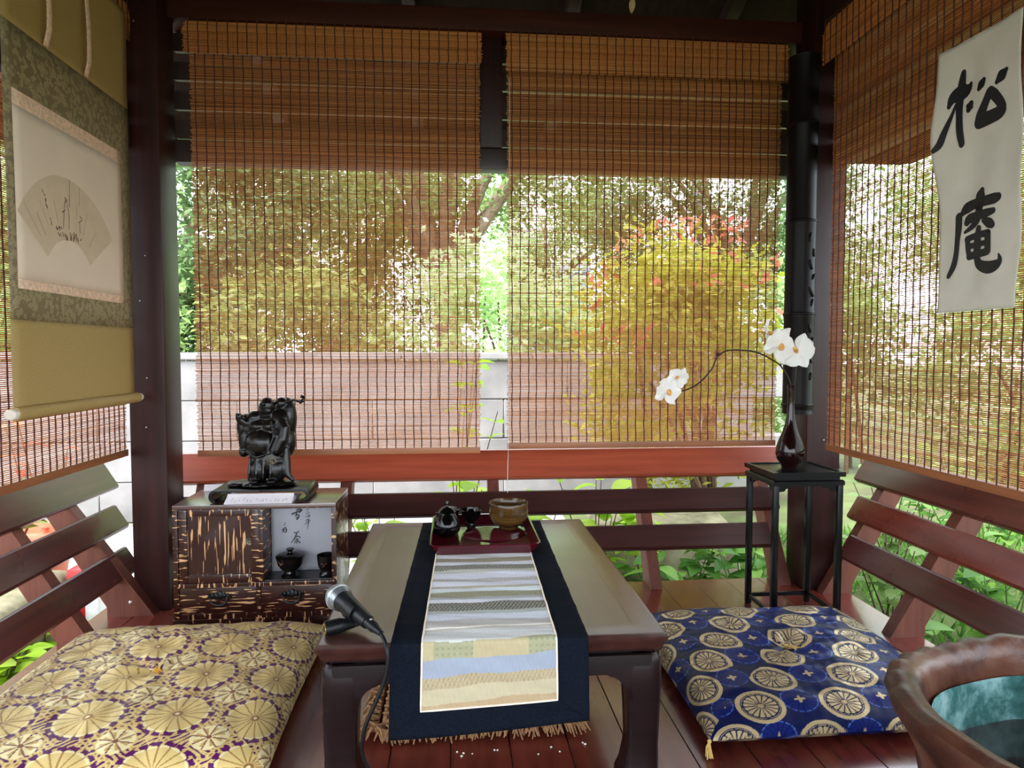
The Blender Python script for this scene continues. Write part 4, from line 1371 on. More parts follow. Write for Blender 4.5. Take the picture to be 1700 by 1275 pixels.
def cushion(name, cx, cy, hx, hy, T, printer, mat, tmat, label, seed, rotz=0.0):
    t = thing(name, (cx, cy, 0), label, 'cushion')
    N = 440
    t_ = np.linspace(-1, 1, N + 1)
    g = 0.4 * t_ + 0.6 * np.sin(PI * t_ / 2)
    U, V = np.meshgrid(g, g)

    def outline(U, V):
        return hx * U * (1 - 0.022 * (1 - V ** 2)) , hy * V * (1 - 0.022 * (1 - U ** 2))
    X, Y = outline(U, V)
    env = np.clip((1 - np.abs(U) ** 4.5) * (1 - np.abs(V) ** 4.5), 0, 1) ** 0.42
    w = np_noise(X * 22, Y * 22, seed) * 0.0065 + np_noise(X * 60, Y * 18, seed + 1) * 0.0022
    dim = 0.014 * np.exp(-(X ** 2 + Y ** 2) / 0.0018)
    ang = np.arctan2(Y, X)
    rad = np.hypot(X, Y)
    fold = 0.003 * np.sin(ang * 7 + seed) * np.exp(-rad / 0.10) * np.clip(rad / 0.02, 0, 1)
    seam = 0.030
    Z = seam + env * (T - seam) + w * env - dim + fold
    # flanks bulge outward a little
    bul = 1 + 0.012 * (1 - env)
    top = np.stack([X * bul, Y * bul, Z], -1).reshape(-1, 3)
    Zb = seam - env * (seam - 0.0008)
    bot = np.stack([X * bul, Y * bul, Zb], -1).reshape(-1, 3)
    arc = env * 0.0
    # print coordinates follow the cloth down the flank
    lift = (T - Z) * 1.0
    PX = X + np.sign(U) * lift * (np.abs(U) > np.abs(V))
    PY = Y + np.sign(V) * lift * (np.abs(V) >= np.abs(U))
    c1 = printer(PX, PY).reshape(-1, 4)
    c2 = c1.copy()
    f1 = grid_faces(N, N)
    # underside is coarse
    k = 10
    idx = np.arange(0, N + 1, k)
    bsel = bot.reshape(N + 1, N + 1, 3)[np.ix_(idx, idx)].reshape(-1, 3)
    csel = c2.reshape(N + 1, N + 1, 4)[np.ix_(idx, idx)].reshape(-1, 4)
    nb_ = len(idx) - 1
    f2 = grid_faces(nb_, nb_, len(top))[:, ::-1]
    P = np.concatenate([top, bsel])
    cz, sz = math.cos(rotz), math.sin(rotz)
    P[:, :2] = P[:, :2] @ np.array([[cz, sz], [-sz, cz]])
    P += np.array([cx, cy, 0])
    obj('cover', np_mesh('cover', P, np.concatenate([f1, f2]), True, np.concatenate([c1, csel])), mat, t)

    def tassel(p, d, n, ln, nm='tassel'):
        mb = MB()
        mb.ball(p, 0.0045, 10, 8)
        for i in range(n):
            e = Vector(p) + Vector(d) * ln * (0.8 + 0.3 * R.random()) + Vector((R.gauss(0, 0.006), R.gauss(0, 0.004), 0))
            m_ = Vector(p).lerp(e, 0.5) + Vector((R.gauss(0, 0.002), R.gauss(0, 0.002), 0.003))
            e.z = max(e.z, 0.002)
            mb.tube([p, m_, e], [0.0012, 0.0013, 0.0010], 5)
        obj(nm, mb, tmat, t)
    zc = float(Z[N // 2, N // 2])
    tassel((cx, cy, zc + 0.004), (0.5, -0.85, 0.12), 14, 0.034)
    for sx in (-1, 1):
        for sy in (-1, 1):
            c, s = sx * hx * 1.012, sy * hy * 1.012
            p = (cx + c * cz - s * sz, cy + c * sz + s * cz, 0.030)
            tassel(p, (0.12 * sx, 0.25 * sy, -0.55), 9, 0.055)
    return t


M['gold_brocade'] = painted('purple_gold_brocade', rough=0.38, gold_rough=0.42, gold_metal=0.25, sheen=0.05, weave=0.2)
M['blue_brocade'] = painted('navy_gold_brocade', rough=0.42, gold_rough=0.33, gold_metal=0.45, sheen=0.0, weave=0.2)
M['orange_thread'] = plain('golden_thread', rgb(222, 160, 40), 0.6)
M['pale_thread'] = plain('pale_gold_thread', rgb(214, 178, 100), 0.6)
cushion('floor_cushion', -0.690, 1.600, 0.335, 0.335, 0.092, gold_print, M['gold_brocade'], M['orange_thread'], 'purple floor cushion covered in gold chrysanthemum brocade, by the cabinet', 5)
cushion('floor_cushion', 0.838, 1.612, 0.318, 0.312, 0.088, blue_print, M['blue_brocade'], M['pale_thread'], 'navy blue floor cushion with gold roundel brocade, below the black stand', 9)

# ------------------------------------------------------------------ tea cabinet
CX0, CX1, CY0, CY1, CZ = -0.816, -0.348, 2.020, 2.250, 0.374
M['bark_h'] = bark('bark_flecks_across', (18, 18, 190))
M['bark_v'] = bark('bark_flecks_upright', (150, 150, 11))
M['bark_t'] = bark('bark_ticks_across', (26, 26, 150))
M['bark_u'] = bark('bark_ticks_upright', (130, 130, 20))
M['bark_s'] = bark('bark_flecks_side', (40, 110, 60))
M['cab_in'] = plain('cabinet_dark_inside', rgb(16, 15, 17), 0.35, coat=0.3)
M['cab_top'] = wood('cabinet_top_lacquer', rgb(60, 28, 26), rgb(90, 48, 42), 'X', rough=0.3, coat=1.0, coat_rough=0.22, spec=0.8)
cab = thing('tea_cabinet', ((CX0 + CX1) / 2, (CY0 + CY1) / 2, 0), 'small dark cabinet with pale bark flecks, two drawers and an open alcove', 'cabinet')
obj('plinth', MB().box(CX0 - 0.004, CX1 + 0.004, CY0 - 0.004, CY1, 0.0, 0.036, bev=0.002), M['bark_u'], cab)
obj('side_panel', MB().box(CX0, CX0 + 0.014, CY0, CY1, 0.036, CZ - 0.012, bev=0.001), M['bark_t'], cab)
obj('side_panel', MB().box(CX1 - 0.014, CX1, CY0, CY1, 0.036, CZ - 0.012, bev=0.001), M['bark_s'], cab)
obj('top_panel', MB().box(CX0, CX1, CY0, CY1, CZ - 0.0118, CZ, bev=0.0015), M['cab_top'], cab)
obj('top_edge', MB().box(CX0 + 0.0145, CX1 - 0.0145, CY0 - 0.0006, CY0 + 0.010, CZ - 0.0135, CZ - 0.0122), M['bark_u'], cab)
obj('back_panel', MB().box(CX0 + 0.0142, CX1 - 0.0142, CY1 - 0.010, CY1, 0.036, CZ - 0.012), M['cab_in'], cab)
ZD = 0.142
XD = -0.566
obj('shelf', MB().box(CX0 + 0.0142, CX1 - 0.0142, CY0, CY1 - 0.0102, ZD - 0.012, ZD, bev=0.001), M['bark_u'], cab)
obj('divider', MB().box(XD - 0.006, XD + 0.006, CY0, CY1 - 0.0102, ZD + 0.0002, CZ - 0.0138, bev=0.001), M['bark_t'], cab)
obj('drawer_divider', MB().box(XD - 0.016, XD - 0.004, CY0 + 0.001, CY1 - 0.0102, 0.0362, ZD - 0.0122), M['bark_t'], cab)
obj('bottom_rail', MB().box(CX0 + 0.0142, CX1 - 0.0142, CY0, CY0 + 0.02, 0.0362, 0.050), M['bark_u'], cab)
obj('alcove_lining', MB().box(XD + 0.0062, CX1 - 0.0142, CY0 + 0.01, CY1 - 0.0104, ZD + 0.0002, ZD + 0.003), M['cab_in'], cab)
# sliding door: mitred frame round a recessed upright-flecked panel
dx0, dx1, dz0, dz1 = CX0 + 0.0146, XD - 0.0064, ZD + 0.001, CZ - 0.0142
door = obj('door', MB().box(dx0 + 0.022, dx1 - 0.020, CY0 + 0.010, CY0 + 0.016, dz0 + 0.022, dz1 - 0.018), M['bark_v'], cab)
for (x0, x1, z0, z1, mt) in ((dx0, dx0 + 0.024, dz0, dz1, 'bark_t'), (dx1 - 0.022, dx1, dz0, dz1, 'bark_t'), (dx0 + 0.0242, dx1 - 0.0222, dz0, dz0 + 0.024, 'bark_u'), (dx0 + 0.0242, dx1 - 0.0222, dz1 - 0.020, dz1, 'bark_u')):
    obj('frame_rail', MB().box(x0, x1, CY0 + 0.003, CY0 + 0.017, z0, z1, bev=0.0025), M[mt], door)
M['pewter'] = plain('dark_pewter', rgb(96, 92, 76), 0.5, 0.7, var=0.4, scale=250)
M['iron'] = plain('black_iron', rgb(22, 24, 28), 0.4, 0.4, var=0.3, scale=200)
dp = MB()
dp.lathe([(0.0, 0.003), (0.004, 0.0028), (0.0055, 0.0012), (0.0105, 0.0025), (0.012, 0.001), (0.0125, 0.0)], (0, 0, 0), 24)
for v in dp.bm.verts:
    v.co = Vector((-0.600 + v.co.x, CY0 + 0.0099 - v.co.z, 0.262 + v.co.y))
obj('round_pull', dp, M['pewter'], door)
for (x0, x1) in ((CX0 + 0.0148, XD - 0.0165), (XD - 0.0035, CX1 - 0.0148)):
    d = obj('drawer', MB().box(x0, x1, CY0 + 0.004, CY1 - 0.02, 0.0505, ZD - 0.0126, bev=0.002), M['bark_h'], cab)
    xm = (x0 + x1) / 2 + (0.006 if x0 < -0.6 else -0.012)
    hb = MB()
    hb.tube(smooth_path([(xm - 0.030, CY0 - 0.0005, 0.106), (xm - 0.024, CY0 - 0.010, 0.101), (xm - 0.020, CY0 - 0.012, 0.088), (xm, CY0 - 0.013, 0.081), (xm + 0.020, CY0 - 0.012, 0.088), (xm + 0.024, CY0 - 0.010, 0.101), (xm + 0.030, CY0 - 0.0005, 0.106)], 6), 0.0026, 8)
    obj('handle', hb, M['iron'], d)
    hp = MB()
    for (ox, s) in ((0, 1.0), (-0.011, 0.75), (0.011, 0.75), (-0.022, 0.6), (0.022, 0.6), (-0.031, 0.5), (0.031, 0.5)):
        hp.ball((xm + ox, CY0 + 0.0025, 0.102 + 0.003 * s), (0.009 * s, 0.004, 0.013 * s), 12, 8)
    obj('handle_plate', hp, M['iron'], d)

# the paper standing at the back of the alcove, with brush writing
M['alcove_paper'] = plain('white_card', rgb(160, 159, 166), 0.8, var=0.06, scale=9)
pb = thing('calligraphy_card', (-0.46, 2.11, ZD + 0.003), 'white card with black brush writing standing at the back of the cabinet alcove', 'card')


def card_y(x, z):
    return 2.112 + 0.003 * math.sin(x * 40) + 0.004 * ((x + 0.46) / 0.1) ** 2 * -1.0 - 0.02 * max(0, 0.165 - z)


cg = obj('card', MB().grid(lambda u, v: (-0.559 + 0.196 * u, card_y(-0.559 + 0.196 * u, 0.1455 + 0.207 * v), 0.1455 + 0.207 * v), 16, 12), M['alcove_paper'], pb)
md = cg.modifiers.new('thickness', 'SOLIDIFY'); md.thickness = 0.0008; md.offset = 1
for st, lb in ((SNOW, 'bold upper character'), (YEAR, 'thin column of small characters'), (YU, 'small signature character'), (TEA, 'lower brush character')):
    k = 2.110 / 2.19
    st2 = [[(a * k, (b - 0.82) * k + 0.82, w) for a, b, w in s_] for s_ in st]
    obj('brush_writing', strokes_mesh('brush_writing', st2, lambda x, z: (x, card_y(x, z) - 0.0016, z), 3), M['ink'], pb, label=lb)
# lidded tea bowl and cup in the alcove
ZA = ZD + 0.003
M['dark_glaze'] = glaze('dark_painted_glaze', rgb(10, 10, 12), rgb(26, 20, 18))
gx, gy = -0.493, 2.064
gw = thing('lidded_bowl', (gx, gy, ZA), 'black lidded tea bowl on a foot in the cabinet alcove', 'bowl')
obj('bowl_body', MB().lathe([(0.0, 0), (0.026, 0.0), (0.027, 0.003), (0.018, 0.010), (0.0165, 0.016), (0.026, 0.022), (0.036, 0.036), (0.040, 0.052), (0.043, 0.060), (0.042, 0.0605), (0.0, 0.0605)], (gx, gy, ZA), 36), M['dark_glaze'], gw)
gl = obj('lid', MB().lathe([(0.040, 0.0607), (0.0415, 0.0625), (0.034, 0.067), (0.018, 0.071), (0.0, 0.072)], (gx, gy, ZA), 36), M['dark_glaze'], gw)
obj('knob', MB().lathe([(0.007, 0.0715), (0.0065, 0.075), (0.0105, 0.080), (0.012, 0.083), (0.008, 0.083), (0.0, 0.080)], (gx, gy, ZA), 24), M['dark_glaze'], gl)
M['rust_motif'] = plain('rust_motif', rgb(96, 50, 34), 0.4)
mo = MB()
for (a, z, s) in ((-2.1, 0.044, 1), (-2.25, 0.049, 0.8), (-1.95, 0.048, 0.7)):
    mo.ball((gx + 0.0385 * math.cos(a), gy + 0.0385 * math.sin(a), ZA + z), 0.0038 * s, 8, 6)
obj('painted_motif', mo, M['rust_motif'], gw)
ux, uy = -0.386, 2.062
uc = thing('alcove_cup', (ux, uy, ZA), 'black painted cup beside the lidded bowl in the cabinet alcove', 'cup')
obj('cup_body', MB().lathe([(0.0, 0), (0.020, 0.0), (0.021, 0.003), (0.0165, 0.012), (0.017, 0.017), (0.023, 0.027), (0.0265, 0.045), (0.0275, 0.062), (0.0265, 0.0625), (0.025, 0.046), (0.02, 0.029), (0.0, 0.024)], (ux, uy, ZA), 32), M['dark_glaze'], uc)
mo = MB()
for (a, z, s) in ((-1.9, 0.040, 1), (-1.6, 0.037, 0.9), (-1.4, 0.042, 0.8), (-1.75, 0.033, 0.7)):
    mo.ball((ux + 0.0255 * math.cos(a), uy + 0.0255 * math.sin(a), ZA + z), 0.0032 * s, 8, 6)
obj('painted_motif', mo, M['rust_motif'], uc)

# ------------------------------------------------------------------ lacquer stand, papers and statuette on the cabinet
LX0, LX1, LY0, LY1, LZ = -0.722, -0.430, 2.045, 2.190, CZ + 0.038
ls = thing('lacquer_stand', ((LX0 + LX1) / 2, (LY0 + LY1) / 2, CZ), 'low black lacquer stand with curled-under ends, on the cabinet', 'stand')
mid = []
n = 9
th = 0.007
r_o = 0.0155
outer = [(LX0 + r_o, LZ), (LX1 - r_o, LZ)]
for k in range(1, n + 1):
    t = PI / 2 - k / n * PI * 1.08
    outer.append((LX1 - r_o + r_o * math.cos(t), LZ - r_o - 0.0035 + (r_o + 0.0035) * math.sin(t)))
inner_r = []
for k in range(n, 0, -1):
    t = PI / 2 - k / n * PI * 1.08
    inner_r.append((LX1 - r_o + (r_o - th) * math.cos(t) - 0.002, LZ - r_o - 0.0035 + (r_o + 0.0035 - th) * math.sin(t)))
cxm = (LX0 + LX1) / 2
right = [(cxm, LZ)] + outer[1:] + inner_r + [(LX1 - r_o - 0.004, LZ - th), (cxm, LZ - th)]
left = [(2 * cxm - x, z) for x, z in right]
obj('scroll_top', MB().prism(right, 'Y', LY0, LY1, bev=0.0008), M['black'], ls)
obj('scroll_top', MB().prism(left[::-1], 'Y', LY0, LY1, bev=0.0008), M['black'], ls)
lf = thing('leaflet', (-0.56, 2.06, CZ), 'pale folded leaflet with faint writing tucked under the black lacquer stand', 'leaflet')
M['leaflet'] = plain('leaflet_paper', rgb(226, 216, 220), 0.7, var=0.05)
obj('fold', MB().prism([(2.024, CZ + 0.0004), (2.026, CZ + 0.0016), (2.058, CZ + 0.016), (2.062, CZ + 0.0235), (2.064, CZ + 0.0235), (2.066, CZ + 0.015), (2.16, CZ + 0.0025), (2.16, CZ + 0.0004)], 'X', -0.672, -0.478), M['leaflet'], lf)
marks = []
for k in range(15):
    x = -0.655 + 0.0115 * k + R.uniform(-0.002, 0.002)
    t = R.uniform(0.15, 0.55)
    dt = R.uniform(0.1, 0.4)
    marks.append([(x, t, 0.0007), (x + R.uniform(-0.004, 0.006), min(0.95, t + dt), 0.0006)])
obj('faint_writing', strokes_mesh('faint_writing', [[(a, b * 0.034, w) for a, b, w in s_] for s_ in marks], lambda x, s: (x, 2.0255 + s * 0.94, CZ + 0.0022 + s * 0.425), 2), M['grey_ink'], lf)
sp = thing('paper_slip', (-0.755, 2.215, CZ), 'small white paper slip behind the black lacquer stand', 'paper')
obj('slip', MB().prism([(2.228, CZ + 0.0003), (2.236, CZ + 0.020), (2.238, CZ + 0.020), (2.2305, CZ + 0.0003)], 'X', -0.80, -0.70), M['leaflet'], sp)

M['bronze'] = plain('dark_bronze', rgb(14, 10, 9), 0.28, 0.0, coat=0.0, spec=0.4, var=0.4, scale=45)
SX, SY, SZ = -0.572, 2.115, LZ
st = thing('statuette', (SX, SY, SZ), 'dark carved statuette of a robed big-bellied monk with a sack and staff', 'statuette')
rk = MB()
for k in range(26):
    a = 2 * PI * k / 26
    rr = 0.6 + 0.4 * R.random()
    rk.ball((SX - 0.010 + 0.092 * rr * math.cos(a), SY + 0.042 * rr * math.sin(a), SZ + 0.0075), (0.022 + 0.008 * R.random(), 0.017, 0.0075), 10, 7)
rk.ball((SX - 0.010, SY, SZ + 0.009), (0.108, 0.048, 0.009), 28, 10)
ro = obj('rocky_base', rk, M['bronze'], st)
BZ = SZ + 0.012
fg = MB()


def E_(x, z, y, rx, rz, ry, tilt=0.0, yaw=0.0):
    fg.ball((SX + x, SY + y, BZ + z), (rx, ry, rz), 20, 14, Matrix.Rotation(tilt, 3, 'Y') @ Matrix.Rotation(yaw, 3, 'Z'))


def C_(pts, rads):
    fg.tube([(SX + p[0], SY + p[1], BZ + p[2]) for p in pts], rads, 14)
    for p, r in ((pts[0], rads[0]), (pts[-1], rads[-1])):
        fg.ball((SX + p[0], SY + p[1], BZ + p[2]), r, 12, 8)


E_(0.002, 0.150, 0.008, 0.060, 0.066, 0.038)             # trunk
E_(-0.052, 0.170, 0.000, 0.028, 0.040, 0.026)            # sleeve shoulder
E_(-0.066, 0.172, -0.010, 0.016, 0.036, 0.020)
E_(-0.032, 0.196, -0.002, 0.028, 0.022, 0.024, -0.35)
E_(-0.030, 0.176, 0.002, 0.034, 0.036, 0.030, -0.5)      # near shoulder
E_(0.036, 0.180, 0.004, 0.036, 0.044, 0.032, 0.4)        # far shoulder
E_(-0.010, 0.122, -0.016, 0.047, 0.042, 0.034)           # bare belly
E_(-0.022, 0.172, -0.020, 0.020, 0.015, 0.014)           # chest folds
E_(0.014, 0.172, -0.020, 0.020, 0.015, 0.014)
E_(0.006, 0.206, -0.004, 0.026, 0.016, 0.022)            # neck
E_(0.008, 0.234, -0.010, 0.0225, 0.026, 0.023)           # head
E_(0.006, 0.219, -0.018, 0.019, 0.012, 0.015)            # jowls
E_(-0.015, 0.226, -0.004, 0.0045, 0.014, 0.006)          # long ears
E_(0.031, 0.226, -0.004, 0.0045, 0.014, 0.006)
E_(0.005, 0.231, -0.034, 0.0035, 0.005, 0.004)           # nose
E_(-0.002, 0.243, -0.029, 0.008, 0.0022, 0.003)          # brow
E_(0.013, 0.243, -0.029, 0.007, 0.0022, 0.003)
E_(0.005, 0.219, -0.0325, 0.008, 0.002, 0.003)           # smile
C_([(-0.036, -0.006, 0.186), (-0.058, -0.014, 0.182), (-0.068, -0.024, 0.192), (-0.071, -0.028, 0.200)], [0.020, 0.016, 0.012, 0.010])   # raised forearm
E_(-0.070, 0.203, -0.030, 0.010, 0.009, 0.009)
for k in range(4):                                        # curled fingers
    E_(-0.077 + 0.0045 * k, 0.210, -0.034, 0.0022, 0.005, 0.003)
E_(-0.062, 0.140, -0.004, 0.018, 0.062, 0.022)           # hanging sleeve
E_(-0.064, 0.094, -0.004, 0.016, 0.018, 0.020)
E_(-0.050, 0.130, 0.004, 0.022, 0.050, 0.024)
C_([(0.040, -0.006, 0.196), (0.058, -0.016, 0.165), (0.054, -0.026, 0.130), (0.040, -0.030, 0.100)], [0.018, 0.020, 0.018, 0.014])       # far sleeve
E_(0.052, 0.180, 0.022, 0.036, 0.078, 0.032, 0.10)       # sack over the shoulder
E_(0.046, 0.240, 0.010, 0.020, 0.018, 0.018)
E_(0.058, 0.120, 0.014, 0.028, 0.050, 0.028)
E_(0.006, 0.072, 0.004, 0.056, 0.060, 0.038)             # skirt of the robe
E_(-0.022, 0.038, -0.006, 0.032, 0.042, 0.030)
E_(0.030, 0.038, -0.004, 0.034, 0.042, 0.030)
C_([(0.058, -0.004, 0.100), (0.062, -0.008, 0.055), (0.066, -0.012, 0.022), (0.082, -0.014, 0.006)], [0.014, 0.013, 0.011, 0.006])       # trailing hem
for k in range(5):                                        # robe folds
    C_([(0.024 + 0.009 * k, -0.030 + 0.003 * k, 0.190 - 0.006 * k), (0.034 + 0.008 * k, -0.040 + 0.005 * k, 0.142), (0.016 + 0.009 * k, -0.042 + 0.005 * k, 0.098 - 0.004 * k)], [0.003, 0.0045, 0.003])
C_([(-0.052, -0.024, 0.096), (-0.014, -0.050, 0.082), (0.034, -0.036, 0.098)], [0.004, 0.005, 0.004])                                    # belt
for k in range(4):
    C_([(-0.040 + 0.020 * k, -0.030, 0.080), (-0.042 + 0.021 * k, -0.036, 0.030), (-0.044 + 0.021 * k, -0.034, 0.010)], [0.003, 0.004, 0.003])
E_(-0.028, 0.006, -0.032, 0.015, 0.007, 0.018)           # feet
E_(0.022, 0.006, -0.032, 0.015, 0.007, 0.018)
body = obj('monk_figure', fg, M['bronze'], st)
rm = body.modifiers.new('fuse', 'REMESH'); rm.mode = 'VOXEL'; rm.voxel_size = 0.0022; rm.use_smooth_shade = True
sm = body.modifiers.new('soften', 'SMOOTH'); sm.factor = 0.5; sm.iterations = 3
sf = MB().tube([(SX + p[0], SY + p[1], BZ + p[2]) for p in smooth_path([(0.040, -0.002, 0.236), (0.055, 0.0, 0.242), (0.080, 0.0, 0.249), (0.094, 0.0, 0.2475), (0.104, 0.0, 0.244), (0.112, 0.0, 0.248), (0.114, 0.0, 0.258), (0.107, 0.0, 0.262)], 5)],
               [0.0035 + 0.0012 * math.sin(k * 1.3) + (0.0016 if k > 18 else 0) for k in range(36)], 10)
obj('staff', sf, M['bronze'], st)
em = MB()
for (ox, oz, r) in ((0.0, 0.004, 0.0095), (0.009, -0.003, 0.009), (0.003, -0.012, 0.008)):
    em.tube([(SX + 0.020 + ox + r * math.cos(a * 2 * PI / 20), SY - 0.0395 + 0.0006 * a % 1 - 0.001, BZ + 0.072 + oz + r * math.sin(a * 2 * PI / 20)) for a in range(21)], 0.0009, 6)
obj('gilt_emblem', em, plain('worn_gilt', rgb(150, 132, 96), 0.4, 0.5), st, label='worn gilt flower emblem on the robe')

# ------------------------------------------------------------------ plant stand, vase and orchid
QX0, QX1, QY0, QY1, QZ = 0.950, 1.168, 1.915, 2.108, 0.462
ps = thing('plant_stand', ((QX0 + QX1) / 2, (QY0 + QY1) / 2, 0), 'tall black square plant stand with thin legs, in the right corner', 'stand')
obj('top', MB().box(QX0 + 0.002, QX1 - 0.002, QY0 + 0.002, QY1 - 0.002, QZ - 0.014, QZ - 0.003, bev=0.002), M['black'], ps)
obj('top_rim', sweep_rect([(0, 0), (0.012, 0.0), (0.012, -0.014), (0, -0.014)], QX0 + 0.008, QX1 - 0.008, QY0 + 0.008, QY1 - 0.008, QZ), M['black'], ps)
obj('waist', MB().box(QX0 + 0.008, QX1 - 0.008, QY0 + 0.008, QY1 - 0.008, QZ - 0.024, QZ - 0.0142), M['black'], ps)
obj('shoulder', sweep_rect([(0, 0), (0.010, 0), (0.014, -0.004), (0.014, -0.016), (0, -0.016)], QX0 + 0.012, QX1 - 0.012, QY0 + 0.012, QY1 - 0.012, QZ - 0.0242), M['black'], ps)
for x in (QX0, QX1 - 0.018):
    for y in (QY0, QY1 - 0.018):
        obj('leg', MB().box(x, x + 0.018, y, y + 0.018, 0.0, QZ - 0.030, bev=0.004), M['black'], ps)
for y in (QY0 + 0.005, QY1 - 0.013):
    obj('stretcher', MB().box(QX0 + 0.018, QX1 - 0.018, y, y + 0.008, 0.022, 0.034), M['black'], ps)
    br_ = [(QX0 + 0.018, QZ - 0.040), (QX1 - 0.018, QZ - 0.040), (QX1 - 0.018, QZ - 0.060), (QX1 - 0.036, QZ - 0.058), (QX1 - 0.042, QZ - 0.050), (QX1 - 0.062, QZ - 0.049), (QX1 - 0.066, QZ - 0.044), (QX0 + 0.066, QZ - 0.044), (QX0 + 0.062, QZ - 0.049), (QX0 + 0.042, QZ - 0.050), (QX0 + 0.036, QZ - 0.058), (QX0 + 0.018, QZ - 0.060)]
    obj('spandrel', MB().prism(br_, 'Y', y + 0.002, y + 0.007), M['black'], ps)
for x in (QX0 + 0.005, QX1 - 0.013):
    obj('stretcher', MB().box(x, x + 0.008, QY0 + 0.018, QY1 - 0.018, 0.022, 0.034), M['black'], ps)
    br_ = [(QY0 + 0.018, QZ - 0.040), (QY1 - 0.018, QZ - 0.040), (QY1 - 0.018, QZ - 0.060), (QY1 - 0.036, QZ - 0.058), (QY1 - 0.042, QZ - 0.050), (QY1 - 0.060, QZ - 0.044), (QY0 + 0.060, QZ - 0.044), (QY0 + 0.042, QZ - 0.050), (QY0 + 0.036, QZ - 0.058), (QY0 + 0.018, QZ - 0.060)]
    obj('spandrel', MB().prism(br_, 'X', x + 0.002, x + 0.007), M['black'], ps)
vx, vy, vz = 1.052, 2.02, QZ - 0.003
M['vase'] = plain('oxblood_vase', rgb(28, 9, 10), 0.08, coat=0.0, spec=0.35, var=0.2, scale=12)
va = thing('bud_vase', (vx, vy, vz), 'dark long-necked bud vase holding the orchid, on the black stand', 'vase')
obj('vase_body', MB().lathe([(0.0, 0.0), (0.024, 0.0), (0.026, 0.004), (0.0265, 0.010), (0.030, 0.014), (0.040, 0.028), (0.0435, 0.045), (0.042, 0.062), (0.034, 0.088), (0.024, 0.112), (0.0165, 0.138), (0.0125, 0.165), (0.0108, 0.195), (0.0105, 0.225), (0.0115, 0.248), (0.0135, 0.258), (0.0120, 0.258), (0.0095, 0.246), (0.0085, 0.20), (0.0, 0.195)], (vx, vy, vz), 40), M['vase'], va)
orc = thing('orchid_branch', (vx, vy, vz + 0.20), 'arching branch of white orchid blossoms in the dark bud vase', 'orchid')
M['stem'] = plain('dark_stem', rgb(42, 26, 20), 0.6, var=0.3, scale=120)
M['petal'] = leaf_mat('white_petal', [rgb(250, 248, 244), rgb(255, 253, 250)], trans=0.3, rough=0.5)
M['lip'] = plain('orange_lip', rgb(228, 168, 84), 0.5, var=0.25, scale=200)
obj('stem', MB().tube(smooth_path([(vx, vy, vz + 0.19), (vx - 0.002, vy, vz + 0.262), (1.020, 2.018, 0.772), (0.993, 2.02, 0.794), (0.935, 2.02, 0.821), (0.853, 2.02, 0.827), (0.819, 2.02, 0.812), (0.808, 2.02, 0.799), (0.796, 2.02, 0.770), (0.758, 2.02, 0.728), (0.715, 2.02, 0.705), (0.675, 2.018, 0.700)], 6), [0.0024] * 67, 8), M['stem'], orc)
obj('stem', MB().tube(smooth_path([(1.016, 2.018, 0.776), (1.012, 2.01, 0.80), (1.010, 2.005, 0.838), (0.985, 2.004, 0.872)], 6), 0.0020, 8), M['stem'], orc)
obj('stem', MB().tube(smooth_path([(vx + 0.003, vy, vz + 0.20), (vx + 0.012, vy - 0.004, vz + 0.30), (vx + 0.012, vy - 0.01, 0.815)], 6), 0.0018, 8), M['stem'], orc)
obj('node', MB().ball((0.815, 2.02, 0.813), (0.009, 0.004, 0.004), 10, 6), M['stem'], orc)


def petal_mesh(L, W, cup, kind):
    mb = MB()

    def f(u, v):
        vv = 2 * v - 1
        if kind == 'broad':
            w = W * (math.sin(PI * min(1, u * 0.93 + 0.05)) ** 0.55)
        else:
            w = W * (math.sin(PI * min(1, u * 0.95 + 0.04)) ** 0.8)
        return (vv * w, -cup * (u ** 2) * 0.6 + cup * 0.5 * vv * vv + 0.0015 * math.sin(vv * 6 + u * 8), u * L)
    mb.grid(f, 8, 10)
    me = mb.mesh('petal')
    me.materials.append(M['petal'])
    return me


PB = petal_mesh(0.046, 0.031, 0.014, 'broad')
PS = petal_mesh(0.051, 0.0175, 0.010, 'thin')


def flower(c, rx, ry, rz, s):
    """rx tips it, rz turns it about the vertical, ry rolls it in its own plane"""
    e = bpy.data.objects.new('flower', None)
    COL.objects.link(e)
    e.parent = orc
    lp = MB()
    lp.ball((0, -0.010, -0.006), (0.0036, 0.009, 0.006), 12, 8)
    lp.ball((-0.004, -0.008, -0.001), (0.0022, 0.005, 0.005), 10, 6)
    lp.ball((0.004, -0.008, -0.001), (0.0022, 0.005, 0.005), 10, 6)
    lp.ball((0, -0.006, 0.004), (0.003, 0.005, 0.0035), 10, 6)
    me = lp.mesh('lip')
    me.materials.append(M['lip'])
    e.location = Vector(c) - origin(orc)
    e.rotation_euler = (rx, ry, rz)
    e.scale = (s, s, s)
    piece('lip', me, e, (0, 0, 0))
    for a in (0.0, 2.25, -2.25):
        piece('petal', PS, e, (0, 0.002, 0), (0, a, 0))
    for a in (1.35, -1.35):
        piece('petal', PB, e, (0, -0.002, 0), (0, a, 0))


flower((0.997, 1.990, 0.840), 0.15, 0.5, 0.35, 1.22)
flower((1.058, 2.000, 0.824), 0.1, 2.6, -0.7, 1.15)
flower((0.968, 2.012, 0.880), -0.2, 0.9, 0.95, 0.95)
flower((0.650, 2.000, 0.702), 0.1, 0.25, 0.45, 1.02)
flower((0.688, 2.016, 0.742), -0.5, 0.4, -0.9, 0.74)
obj('bud', MB().ball((0.944, 2.01, 0.858), (0.005, 0.005, 0.008), 10, 8), M['petal'], orc)

# ------------------------------------------------------------------ big glazed basin in the foreground
bcx, bcy, bR, bH = 0.962, 0.790, 0.338, 0.318


